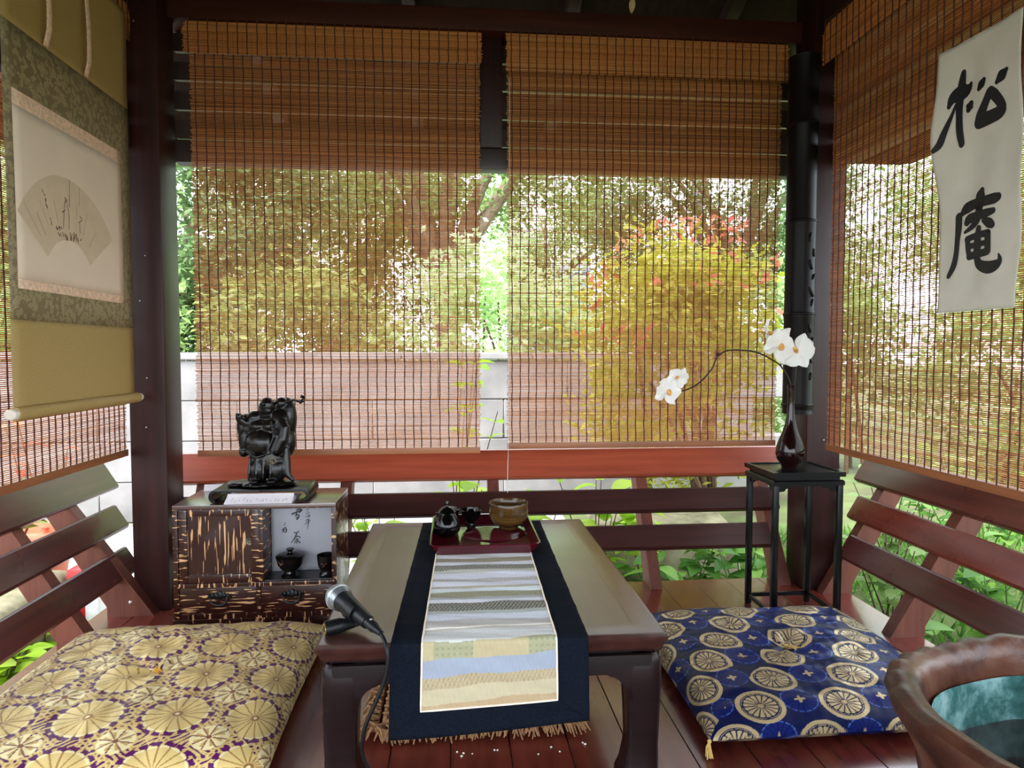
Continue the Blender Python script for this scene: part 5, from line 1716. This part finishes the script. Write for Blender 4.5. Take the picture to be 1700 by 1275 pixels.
def basin_mat(name, stops, scale, rough):
    m, nt, b = new_mat(name)
    mp = mapping(nt, (1, 1, 0.9))
    n = nd(nt, 'ShaderNodeTexNoise', Scale=scale, Detail=7.0, Roughness=0.6, Distortion=0.15)
    nt.links.new(mp.outputs[0], n.inputs['Vector'])
    r = ramp(nt, n.outputs['Fac'], stops)
    nt.links.new(r.outputs[0], b.inputs['Base Color'])
    b.inputs['Roughness'].default_value = rough
    b.inputs['Specular IOR Level'].default_value = 0.3
    bp = nd(nt, 'ShaderNodeBump', Strength=0.6, Distance=0.008)
    nt.links.new(n.outputs['Fac'], bp.inputs['Height'])
    nt.links.new(bp.outputs[0], b.inputs['Normal'])
    return m


M['basin'] = basin_mat('brown_ash_glaze', [(0.30, rgb(24, 15, 12)), (0.46, rgb(68, 38, 28)), (0.58, rgb(92, 55, 40)), (0.72, rgb(112, 84, 68))], 8.0, 0.34)
M['basin_in'] = basin_mat('green_crackle_glaze', [(0.32, rgb(22, 42, 40)), (0.48, rgb(60, 100, 98)), (0.58, rgb(120, 158, 156)), (0.70, rgb(170, 182, 182))], 11.0, 0.15)


def lump(a):
    return 1 + 0.018 * math.sin(3 * a + 0.5) + 0.012 * math.sin(5 * a + 2.1) + 0.006 * math.sin(9 * a)


ba = thing('basin', (bcx, bcy, 0), 'large brown glazed basin with a lumpy rolled rim, in the right foreground', 'basin')
bp_ = MB().lathe([(0.0, 0.0), (0.245, 0.0), (0.262, 0.01), (0.275, 0.08), (0.288, 0.16), (0.300, 0.22), (0.318, 0.262), (0.333, 0.285), (0.338, 0.300), (0.335, 0.312), (0.322, 0.319), (0.306, 0.318), (0.293, 0.310), (0.286, 0.296), (0.282, 0.27), (0.279, 0.25), (0.276, 0.22), (0.270, 0.18)], (bcx, bcy, 0), 120,
                fn=lambda a, z: lump(a) * (1 + (0.006 * math.sin(29 * a + 5 * math.sin(3 * a)) if z > 0.27 else 0.004 * math.sin(17 * a + z * 20))))
for v in bp_.bm.verts:
    a = math.atan2(v.co.y - bcy, v.co.x - bcx)
    k = max(0, (v.co.z - 0.2) / 0.12)
    v.co.z += k * (0.010 * math.sin(2 * a + 0.6) + 0.0025 * math.sin(29 * a + 5 * math.sin(3 * a)))
obj('vessel', bp_, M['basin'], ba)
obj('inner_glaze', MB().lathe([(0.2745, 0.262), (0.272, 0.252), (0.268, 0.20), (0.258, 0.12), (0.24, 0.05), (0.18, 0.024), (0.0, 0.018)], (bcx, bcy, 0), 120, fn=lambda a, z: lump(a)), M['basin_in'], ba, label='blue green crackled glaze inside')


def water_mat():
    m, nt, b = new_mat('still_water')
    tp = nd(nt, 'ShaderNodeBsdfTransparent')
    tp.inputs['Color'].default_value = (0.86, 0.95, 0.94, 1)
    gl_ = nd(nt, 'ShaderNodeBsdfGlossy')
    gl_.inputs['Roughness'].default_value = 0.02
    fr = nd(nt, 'ShaderNodeFresnel', IOR=1.33)
    n = nd(nt, 'ShaderNodeTexNoise', Scale=20.0)
    bp = nd(nt, 'ShaderNodeBump', Strength=0.05, Distance=0.002)
    nt.links.new(n.outputs['Fac'], bp.inputs['Height'])
    nt.links.new(bp.outputs[0], gl_.inputs['Normal'])
    mx = nd(nt, 'ShaderNodeMixShader')
    nt.links.new(fr.outputs[0], mx.inputs[0])
    nt.links.new(tp.outputs[0], mx.inputs[1])
    nt.links.new(gl_.outputs[0], mx.inputs[2])
    nt.links.new(mx.outputs[0], nt.nodes['Material Output'].inputs['Surface'])
    return m


obj('water', MB().lathe([(0.266, 0.190), (0.14, 0.1903), (0.0, 0.1903)], (bcx, bcy, 0), 120, fn=lambda a, z: lump(a)), water_mat(), ba, label='clear still water')

# dry leaf caught under the roof edge
dl = MB().grid(lambda u, v: (0.60 + (u - 0.5) * 0.022 * math.sin(PI * (0.08 + 0.88 * v)) + 0.004 * v, 2.27 + 0.004 * math.sin(u * 3), 1.955 + 0.055 * v), 4, 8)
lo_ = obj('dry_leaf', dl, plain('dry_leaf', rgb(196, 170, 130), 0.7), None, 'dry pale leaf caught against the dark beam under the roof', 'leaf', loc=(0.60, 2.27, 1.955))
md = lo_.modifiers.new('thickness', 'SOLIDIFY'); md.thickness = 0.001

# ------------------------------------------------------------------ garden
GZ = -0.32


def ground_mat():
    m, nt, b = new_mat('garden_ground')
    mp = mapping(nt, (1, 1, 1))
    n = nd(nt, 'ShaderNodeTexNoise', Scale=3.0, Detail=8.0)
    nt.links.new(mp.outputs[0], n.inputs['Vector'])
    r = ramp(nt, n.outputs['Fac'], [(0.3, rgb(66, 56, 38)), (0.5, rgb(80, 86, 46)), (0.7, rgb(90, 106, 54))])
    nt.links.new(r.outputs[0], b.inputs['Base Color'])
    b.inputs['Roughness'].default_value = 0.95
    return m


obj('garden_ground', MB().box(-40, 40, -30, 60, GZ - 0.3, GZ), ground_mat(), None, 'grassy garden ground around the pavilion', 'ground', kind='structure')
M['concrete'] = plain('pale_concrete', rgb(126, 122, 120), 0.85, var=0.22, scale=5, bump=0.2)
M['paving'] = plain('pale_paving', rgb(160, 154, 150), 0.85, var=0.12, scale=6)
pv = thing('paving', (-1.6, 3.5, GZ), 'pale concrete paving slabs between the pavilion and the garden wall', 'paving', kind='structure')
ps_me = MB().box(-0.345, 0.345, -0.345, 0.345, 0.0, 0.03, bev=0.006, seg=1).mesh('paving_slab')
ps_me.materials.append(M['paving'])
for i in range(8):
    for j in range(3):
        piece('paving_slab', ps_me, pv, (-3.0 + 0.7 * i + 0.1, -0.72 + 0.7 * j, 0))
for j in range(4):
    for i in range(2):
        piece('paving_slab', ps_me, pv, (-1.5 + 0.7 * i, -1.42 - 0.7 * j, 0))
# low garden wall of concrete blocks with a coping
gwall = thing('garden_wall', (-1.5, 4.75, GZ), 'low pale concrete block wall with coping behind the pavilion', 'wall', kind='structure')
bme = MB().box(-0.448, 0.448, -0.08, 0.08, 0.0, 0.268, bev=0.006, seg=1).mesh('concrete_block')
bme.materials.append(M['concrete'])
for r_ in range(4):
    for i in range(9):
        piece('concrete_block', bme, gwall, (-4.0 + 0.9 * i + (0.45 if r_ % 2 else 0), 0, 0.272 * r_ + 0.001))
cme = MB().box(-0.449, 0.449, -0.10, 0.10, 0.0, 0.05, bev=0.008, seg=1).mesh('coping_stone')
cme.materials.append(M['concrete'])
for i in range(9):
    piece('coping_stone', cme, gwall, (-4.0 + 0.9 * i + 0.2, 0, 1.089))
gwl = thing('garden_wall', (-3.9, 2.6, GZ), 'low pale concrete block wall on the left side of the garden', 'wall', kind='structure')
bm2 = MB().box(-0.08, 0.08, -0.448, 0.448, 0.0, 0.268, bev=0.006, seg=1).mesh('concrete_block')
bm2.materials.append(M['concrete'])
for r_ in range(4):
    for i in range(5):
        piece('concrete_block', bm2, gwl, (0, -1.8 + 0.9 * i + (0.2 if r_ % 2 else 0), 0.272 * r_ + 0.001))


def leaf_cloud(name, cen, size, aspect=0.45, seed=0, up=0.5, hang=0.0, fold=0.18):
    """one four-cornered folded leaf per centre"""
    g = np.random.default_rng(seed)
    n = len(cen)
    d = g.normal(0, 1, (n, 3))
    d[:, 2] = d[:, 2] * 0.6 - hang
    d /= np.linalg.norm(d, axis=1)[:, None]
    nr = g.normal(0, 1, (n, 3))
    nr[:, 2] += up * 2
    s = np.cross(d, nr)
    s /= np.linalg.norm(s, axis=1)[:, None] + 1e-9
    nn = np.cross(s, d)
    L = (size * g.uniform(0.7, 1.3, n))[:, None]
    W = L * aspect * 0.5
    base = cen
    tip = cen + d * L
    midp = cen + d * L * 0.45
    lft = midp + s * W + nn * W * fold * 2
    rgt = midp - s * W + nn * W * fold * 2
    V = np.stack([base, lft, tip, rgt], 1).reshape(-1, 3)
    F = np.arange(n * 4).reshape(-1, 4)
    return np_mesh(name, V, F)


def crown_points(c, r, nclus, nleaf, spread, seed, shell=0.45):
    g = np.random.default_rng(seed)
    p = g.normal(0, 1, (nclus, 3))
    p /= np.linalg.norm(p, axis=1)[:, None]
    p *= (shell + (1 - shell) * g.random(nclus) ** 0.6)[:, None]
    p = p * np.array(r) + np.array(c)
    k = g.integers(0, nclus, nleaf)
    return p[k] + g.normal(0, 1, (nleaf, 3)) * np.array(spread)


M['leaf_mid'] = leaf_mat('mid_green_leaf', [rgb(98, 128, 70), rgb(138, 166, 98), rgb(176, 198, 130)], trans=0.58)
M['leaf_dark'] = leaf_mat('deep_green_leaf', [rgb(80, 104, 64), rgb(112, 138, 88), rgb(150, 172, 116)], trans=0.58)
M['leaf_pale'] = leaf_mat('pale_green_leaf', [rgb(150, 184, 122), rgb(186, 212, 150), rgb(214, 232, 178)], trans=0.58)
M['leaf_olive'] = leaf_mat('olive_leaf', [rgb(106, 122, 64), rgb(140, 156, 86), rgb(174, 188, 112)], trans=0.55)
M['leaf_yellow'] = leaf_mat('yellow_green_leaf', [rgb(138, 150, 42), rgb(174, 180, 60), rgb(202, 198, 92)], trans=0.5)
M['leaf_red'] = leaf_mat('red_shoot_leaf', [rgb(206, 84, 78), rgb(222, 120, 104), rgb(230, 156, 120)], trans=0.5)
M['leaf_lime'] = leaf_mat('lime_leaf', [rgb(128, 170, 28), rgb(160, 196, 46), rgb(190, 214, 84)], trans=0.5)
M['leaf_fresh'] = leaf_mat('fresh_green_leaf', [rgb(62, 108, 36), rgb(92, 142, 52), rgb(140, 180, 84)], trans=0.45)
M['trunk'] = plain('grey_brown_bark', rgb(128, 104, 88), 0.9, var=0.3, scale=25, bump=0.6)
M['twig'] = plain('brown_twig', rgb(96, 72, 54), 0.85, var=0.3, scale=40)


def tree(name, x, y, trunk_h, crown_c, crown_r, nclus, nleaf, leafsize, mat, label, seed, tr=0.10, nbranch=10, group='trees beyond the garden wall', spread=0.22, shell=0.45):
    t = thing(name, (x, y, GZ), label, 'tree', group)
    rr = random.Random(seed)
    fork = Vector((x + rr.uniform(-0.1, 0.1), y, GZ + trunk_h))
    obj('trunk', MB().tube(smooth_path([(x, y, GZ), (x + rr.uniform(-.06, .06), y, GZ + trunk_h * 0.5), tuple(fork)], 5), [tr * (1.25 - 0.4 * i / 10) for i in range(11)], 12), M['trunk'], t)
    for k in range(nbranch):
        a = 2 * PI * k / nbranch + rr.uniform(-0.3, 0.3)
        e = Vector((crown_c[0] + crown_r[0] * 0.85 * math.cos(a) * rr.uniform(0.6, 1), crown_c[1] + crown_r[1] * 0.85 * math.sin(a) * rr.uniform(0.6, 1), crown_c[2] + crown_r[2] * rr.uniform(-0.3, 0.8)))
        m1 = fork.lerp(e, 0.45) + Vector((rr.uniform(-.15, .15), rr.uniform(-.15, .15), 0.18))
        obj('branch', MB().tube(smooth_path([tuple(fork - Vector((0, 0, 0.12))), tuple(m1), tuple(e)], 6), [tr * (0.62 - 0.045 * i) + 0.004 for i in range(13)], 8), M['trunk'], t)
    obj('foliage', leaf_cloud('foliage', crown_points(crown_c, crown_r, nclus, int(nleaf * 1.7), (spread, spread, spread * 0.8), seed), leafsize * 0.76, 0.45, seed), mat, t, kind='stuff')
    return t


G = GZ
tree('broadleaf_tree', -0.06, 9.0, 2.15, (0.2, 9.0, 3.9), (2.7, 1.6, 1.5), 70, 9000, 0.13, M['leaf_mid'], 'spreading tree whose pale trunk forks behind the gap between the back blinds', 21, tr=0.17, nbranch=14)
tree('broadleaf_tree', -3.4, 8.2, 1.6, (-3.3, 8.2, 2.35), (1.9, 1.3, 1.75), 80, 15000, 0.13, M['leaf_dark'], 'dense dark green tree behind the statuette side of the garden wall', 22, tr=0.12)
tree('broadleaf_tree', -5.6, 7.2, 1.5, (-5.6, 7.2, 2.4), (1.6, 1.4, 1.9), 60, 11000, 0.12, M['leaf_pale'], 'pale green tree seen in the gap beside the left corner post', 23)
tree('broadleaf_tree', -1.7, 11.5, 1.8, (-1.7, 11.5, 2.6), (1.8, 1.2, 1.9), 80, 13000, 0.14, M['leaf_olive'], 'olive green tree standing behind the forked tree', 24)
tree('broadleaf_tree', 1.9, 13.0, 1.8, (2.0, 13.0, 2.3), (1.5, 1.3, 1.6), 55, 8000, 0.14, M['leaf_mid'], 'small round-crowned tree far off behind the middle of the garden', 25)
tree('broadleaf_tree', 4.4, 10.5, 2.2, (4.3, 10.5, 3.4), (2.2, 1.4, 1.8), 90, 14000, 0.13, M['leaf_dark'], 'dark tree rising behind the red-tipped shrub', 26, tr=0.13)
tree('broadleaf_tree', 7.4, 8.0, 2.0, (7.4, 8.0, 2.7), (1.9, 1.5, 1.5), 45, 4500, 0.13, M['leaf_mid'], 'green tree seen through the right blind below the sky', 27, tr=0.12)
tree('broadleaf_tree', 6.0, 4.9, 1.6, (6.0, 5.0, 1.7), (1.5, 1.4, 1.35), 70, 11000, 0.11, M['leaf_mid'], 'bushy green tree seen through the right blind beside the calligraphy sheet', 28)
tree('broadleaf_tree', 8.8, 5.6, 2.6, (8.6, 5.7, 4.6), (1.9, 1.6, 1.3), 45, 3800, 0.15, M['leaf_pale'], 'thin high-branching tree against the bright sky at far right', 29, tr=0.10, spread=0.3)


def bush(name, c, r, nleaf, size, mat, label, seed, group, aspect=0.45, nclus=60, nstem=7, spread=0.10):
    t = thing(name, (c[0], c[1], GZ), label, 'shrub', group)
    rr = random.Random(seed)
    for k in range(nstem):
        e = (c[0] + rr.uniform(-0.6, 0.6) * r[0], c[1] + rr.uniform(-0.6, 0.6) * r[1], c[2] + rr.uniform(-0.2, 0.5) * r[2])
        b0 = (c[0] + rr.uniform(-0.3, 0.3) * r[0], c[1] + rr.uniform(-0.3, 0.3) * r[1], GZ)
        m1 = ((b0[0] * 1.2 + e[0] * 0.8) / 2, (b0[1] + e[1]) / 2, (b0[2] + e[2]) / 2)
        obj('stem', MB().tube(smooth_path([b0, m1, e], 4), [0.022 - 0.0016 * i for i in range(9)], 7), M['twig'], t)
    obj('foliage', leaf_cloud('foliage', crown_points(c, r, nclus, int(nleaf * 1.3), (spread,) * 3, seed, 0.35), size * 0.85, aspect, seed), mat, t, kind='stuff')
    return t


hg = 'hedge shrubs behind the garden wall'
for i, (x, y, z, rx, rz, mt, lb) in enumerate(((-4.6, 6.1, 0.7, 0.9, 0.9, 'leaf_fresh', 'fresh green hedge shrub beyond the wall, behind the left corner post'),
                                      (-3.0, 6.0, 0.75, 0.95, 0.85, 'leaf_mid', 'mid green hedge shrub beyond the wall, behind the statuette'),
                                      (-1.4, 6.2, 0.7, 0.95, 0.85, 'leaf_olive', 'olive hedge shrub beyond the wall, left of the forked trunk'),
                                      (0.45, 6.0, 0.85, 0.9, 0.95, 'leaf_pale', 'pale green hedge shrub beyond the wall, in the gap between the back blinds'),
                                      (1.9, 6.4, 0.7, 0.95, 0.8, 'leaf_olive', 'olive hedge shrub beyond the wall, left of the red-tipped shrub'),
                                      (3.6, 6.2, 0.9, 1.1, 1.0, 'leaf_mid', 'mid green hedge shrub beyond the wall, behind the red-tipped shrub'))):
    bush('hedge_shrub', (x, y, z), (rx, 0.7, rz), 5200, 0.10, M[mt], lb, 60 + i, hg, spread=0.12)
rg = 'shrubs outside the right blind'
for i, (x, y, z, rx, rz, mt, lb) in enumerate(((4.2, 4.6, 0.45, 0.8, 0.9, 'leaf_mid', 'green shrub outside, seen through the right blind next to the corner post'),
                                      (4.4, 3.4, 0.35, 0.9, 0.85, 'leaf_fresh', 'fresh green shrub outside, seen through the middle of the right blind'),
                                      (3.6, 2.3, 0.25, 0.8, 0.75, 'leaf_pale', 'pale green shrub outside, seen low through the right blind at the picture edge'))):
    bush('garden_shrub', (x, y, z), (rx, 0.8, rz), 5200, 0.075, M[mt], lb, 80 + i, rg)
# red-tipped shrub right behind the back blind
rs = bush('red_tipped_shrub', (1.34, 3.85, 0.78), (0.68, 0.48, 0.74), 5600, 0.085, M['leaf_yellow'], 'yellow-green shrub with red young shoots behind the orchid side blind', 91, None, aspect=0.36, nclus=90, nstem=12, spread=0.07)
gq = np.random.default_rng(92)
tips = []
for k in range(40):
    a, b = gq.uniform(0, 2 * PI), gq.uniform(0.05, 1.25)
    tips.append((1.38 + 0.66 * math.cos(a) * math.cos(b), 3.85 + 0.5 * math.sin(a) * math.cos(b), 0.80 + 0.78 * math.sin(b)))
tp_ = np.repeat(np.array(tips), 6, 0) + gq.normal(0, 1, (40 * 6, 3)) * 0.022
obj('red_shoots', leaf_cloud('red_shoots', tp_, 0.075, 0.32, 93, up=0.1, hang=-0.6), M['leaf_red'], rs, label='red young shoots', kind='stuff')


def blade_mesh(mat, ratio, curl):
    """one leaf of unit length along +X, half width = ratio, drooping to its tip"""
    mb = MB()
    rows = []
    N = 6
    for i in range(N + 1):
        u = i / N
        w = ratio * math.sin(PI * min(0.985, 0.06 + u * 0.94)) ** 0.8
        z = -curl * u * u
        rows.append([mb.bm.verts.new((u, -w, z + w * 0.28)), mb.bm.verts.new((u, 0, z)), mb.bm.verts.new((u, w, z + w * 0.28))])
    for p, q in zip(rows, rows[1:]):
        mb.bm.faces.new((p[0], p[1], q[1], q[0]))
        mb.bm.faces.new((p[1], p[2], q[2], q[1]))
    me = mb.mesh('leaf')
    me.materials.append(M[mat])
    return me


BLADES = {}


def leafy_plant(x, y, h, nstem, nleaf, L, W, mat, label, group, seed, spread=0.12, name='leafy_plant', z0=GZ, curl=0.4, up=0.35):
    t = thing(name, (x, y, z0), label, 'plant', group)
    rr = random.Random(seed)
    key = (mat, round(W / L, 2), curl)
    if key not in BLADES:
        BLADES[key] = blade_mesh(mat, W / L, curl)
    sm_ = MB()
    for k in range(nstem):
        a = rr.uniform(0, 2 * PI)
        e = Vector((x + spread * math.cos(a) * rr.uniform(0.3, 1), y + spread * math.sin(a) * rr.uniform(0.3, 1), z0 + h * rr.uniform(0.65, 1.0)))
        b0 = Vector((x + rr.uniform(-0.02, 0.02), y + rr.uniform(-0.02, 0.02), z0))
        m1 = b0.lerp(e, 0.5) + Vector((0, 0, 0.03 * h))
        pth = smooth_path([tuple(b0), tuple(m1), tuple(e)], 5)
        sm_.tube(pth, [0.004 - 0.0002 * i for i in range(11)], 5)
        for j in range(nleaf):
            tt = (j + 1 + rr.uniform(-0.3, 0.3)) / nleaf
            p = pth[max(1, min(10, int(3 + tt * 7)))]
            s = L * rr.uniform(0.7, 1.25)
            piece('leaf', BLADES[key], t, p - t.location, (rr.uniform(-0.4, 0.4), -math.atan(up + rr.uniform(-0.2, 0.3)), j * 2.4 + k + rr.uniform(-0.4, 0.4)), (s, s * rr.uniform(0.85, 1.15), s))
    obj('stems', sm_, M['leaf_mid'] if mat == 'leaf_fresh' else M['twig'], t)
    return t


leafy_plant(0.00, 3.25, 1.28, 5, 12, 0.085, 0.022, 'leaf_lime', 'tall slender plant with bright lime leaves behind the gap between the back blinds', None, 31, spread=0.34)
ORD = ('first', 'second', 'third', 'fourth', 'fifth', 'sixth', 'seventh', 'eighth', 'ninth', 'tenth', 'eleventh', 'twelfth', 'thirteenth', 'fourteenth', 'fifteenth', 'sixteenth', 'seventeenth', 'eighteenth')
k = 0
for i, (x, y, h, mt) in enumerate(((-0.30, 2.95, 0.52, 'leaf_lime'), (0.05, 2.9, 0.60, 'leaf_lime'), (0.35, 3.0, 0.55, 'leaf_lime'), (0.62, 2.92, 0.60, 'leaf_lime'), (0.78, 2.75, 0.30, 'leaf_fresh'), (0.9, 3.05, 0.5, 'leaf_lime'), (1.05, 2.85, 0.34, 'leaf_fresh'), (1.25, 2.8, 0.32, 'leaf_fresh'))):
    leafy_plant(x, y, h, 6, 6, 0.105, 0.030, mt, 'low leafy plant behind the back backrest, %s from the left' % ORD[i], 'plants behind the back backrest', 40 + k, spread=0.16)
    k += 1
for i, (x, y, h) in enumerate(((3.0, 3.7, 0.6), (2.6, 3.5, 0.62), (3.3, 3.1, 0.6), (2.2, 3.2, 0.62), (2.8, 2.95, 0.6), (2.3, 2.75, 0.6), (1.75, 2.55, 0.50), (2.9, 2.5, 0.55), (2.05, 2.35, 0.55), (2.45, 2.1, 0.5), (1.85, 2.05, 0.42), (1.62, 2.0, 0.26), (2.15, 1.85, 0.5), (1.75, 1.62, 0.34), (1.6, 1.45, 0.24), (2.0, 1.4, 0.36), (1.72, 1.2, 0.3))):
    leafy_plant(x, y, h, 7, 6, 0.092, 0.032, 'leaf_fresh' if i % 3 else 'leaf_mid', 'low green leafy plant outside the right backrest, %s counting from the corner post' % ORD[i], 'plants outside the right backrest', 140 + k, spread=0.20)
    k += 1
for i, (x, y, h) in enumerate(((-1.42, 2.45, 0.26), (-1.40, 2.15, 0.28), (-1.45, 1.85, 0.30), (-1.42, 1.55, 0.26), (-1.55, 1.25, 0.3))):
    leafy_plant(x, y, h, 6, 6, 0.088, 0.027, 'leaf_lime', 'low lime green plant under the left backrest, %s counting from the corner post' % ORD[i], 'plants outside the left backrest', 240 + k, spread=0.14)
    k += 1
leafy_plant(2.20, 1.72, 0.52, 4, 9, 0.26, 0.014, 'leaf_pale', 'spiky pale plant with long striped leaves outside the right backrest', None, 333, spread=0.06, name='spiky_plant', curl=0.5, up=0.8)
leafy_plant(-1.72, 3.05, 0.92, 4, 7, 0.09, 0.018, 'leaf_red', 'red-leaved plant outside, beside the left corner post', None, 334, spread=0.16)

# terracotta pot with a leafy plant outside the left backrest
M['terracotta'] = plain('terracotta', rgb(206, 122, 92), 0.8, var=0.1, scale=20)
fx, fy = -1.70, 2.75
pt = thing('flower_pot', (fx, fy, GZ), 'terracotta flower pot standing outside the left backrest', 'pot')
obj('pot_body', MB().lathe([(0.0, 0.0), (0.13, 0.0), (0.135, 0.01), (0.185, 0.34), (0.205, 0.345), (0.21, 0.40), (0.20, 0.405), (0.185, 0.40), (0.175, 0.36), (0.0, 0.36)], (fx, fy, GZ + 0.032), 40), M['terracotta'], pt)
leafy_plant(fx, fy, 0.20, 8, 6, 0.085, 0.028, 'leaf_mid', 'leafy green plant growing in the terracotta pot', None, 335, spread=0.16, z0=GZ + 0.39)
# mossy stones
M['stone'] = basin_mat('mossy_stone', [(0.3, rgb(70, 66, 50)), (0.5, rgb(130, 122, 96)), (0.7, rgb(160, 152, 124))], 7.0, 0.9)
for (x, y, sx, sy, sz, lb) in ((-1.62, 2.35, 0.22, 0.30, 0.16, 'mossy stone block outside the left backrest, in front of the terracotta pot'), (-1.75, 1.72, 0.22, 0.26, 0.13, 'flat mossy stone outside the left backrest, nearest the picture edge'),
                              (1.05, 3.35, 0.36, 0.16, 0.15, 'mossy stone block behind the back backrest, beyond the black stand')):
    sb = MB().box(x - sx, x + sx, y - sy, y + sy, GZ, GZ + 2 * sz, bev=0.05, seg=3)
    for v in sb.bm.verts:
        v.co += Vector((0.02 * math.sin(v.co.y * 21 + v.co.z * 13), 0.02 * math.sin(v.co.x * 17), 0.012 * math.sin(v.co.x * 19 + v.co.y * 9) if v.co.z > GZ + 0.05 else 0))
    obj('stone_block', sb, M['stone'], None, lb, 'stone', 'garden stones', loc=(x, y, GZ))
# red and white marker
rw = thing('marker_block', (-1.36, 2.62, GZ), 'small red and white block on the ground beside the left corner post', 'block')
obj('red_half', MB().box(-1.42, -1.36, 2.58, 2.66, GZ + 0.0, GZ + 0.34, bev=0.006), plain('red_paint', rgb(214, 40, 44), 0.4), rw)
obj('white_half', MB().box(-1.3598, -1.31, 2.58, 2.66, GZ + 0.0, GZ + 0.34, bev=0.006), plain('white_paint', rgb(235, 235, 232), 0.4), rw)

# grass tufts over the lawn on the right and left
gg = np.random.default_rng(77)
n = 9000
gx_ = np.concatenate([gg.uniform(1.42, 4.2, n), gg.uniform(-1.75, -1.2, 1500)])
gy_ = np.concatenate([gg.uniform(0.6, 4.0, n), gg.uniform(0.6, 2.9, 1500)])
cen = np.stack([gx_, gy_, np.full(n + 1500, GZ)], 1)
obj('grass', leaf_cloud('grass', cen, 0.085, 0.12, 78, up=0.0, hang=-1.6), M['leaf_fresh'], None, 'short green lawn grass outside the side backrests', 'grass', kind='stuff')

# far away: blue building and a mast
fb = thing('far_building', (3.3, 26.0, GZ), 'far pale blue building glimpsed between the trees', 'building')
obj('walls', MB().box(2.4, 5.2, 26, 30, GZ, 3.9), plain('blue_grey_wall', rgb(120, 160, 205), 0.7), fb)
obj('roof', MB().prism([(2.2, 3.9), (5.4, 3.9), (5.2, 4.25), (2.5, 4.25)], 'Y', 25.8, 30.2), plain('grey_blue_roof', rgb(150, 165, 185), 0.7), fb)
for i in range(3):
    w_ = obj('window', MB().box(2.7 + 0.85 * i, 3.2 + 0.85 * i, 25.96, 25.998, 2.5, 3.3), plain('far_window', rgb(60, 80, 105), 0.2), fb)
ms = thing('mast', (5.75, 15.5, GZ), 'pale slender mast behind the right side of the back wall', 'mast')
obj('pole', MB().tube([(5.75, 15.5, GZ), (5.75, 15.5, 4.3)], 0.07, 10), M['concrete'], ms)
obj('box', MB().box(5.60, 5.90, 15.38, 15.62, 4.3, 4.85, bev=0.02), M['concrete'], ms)
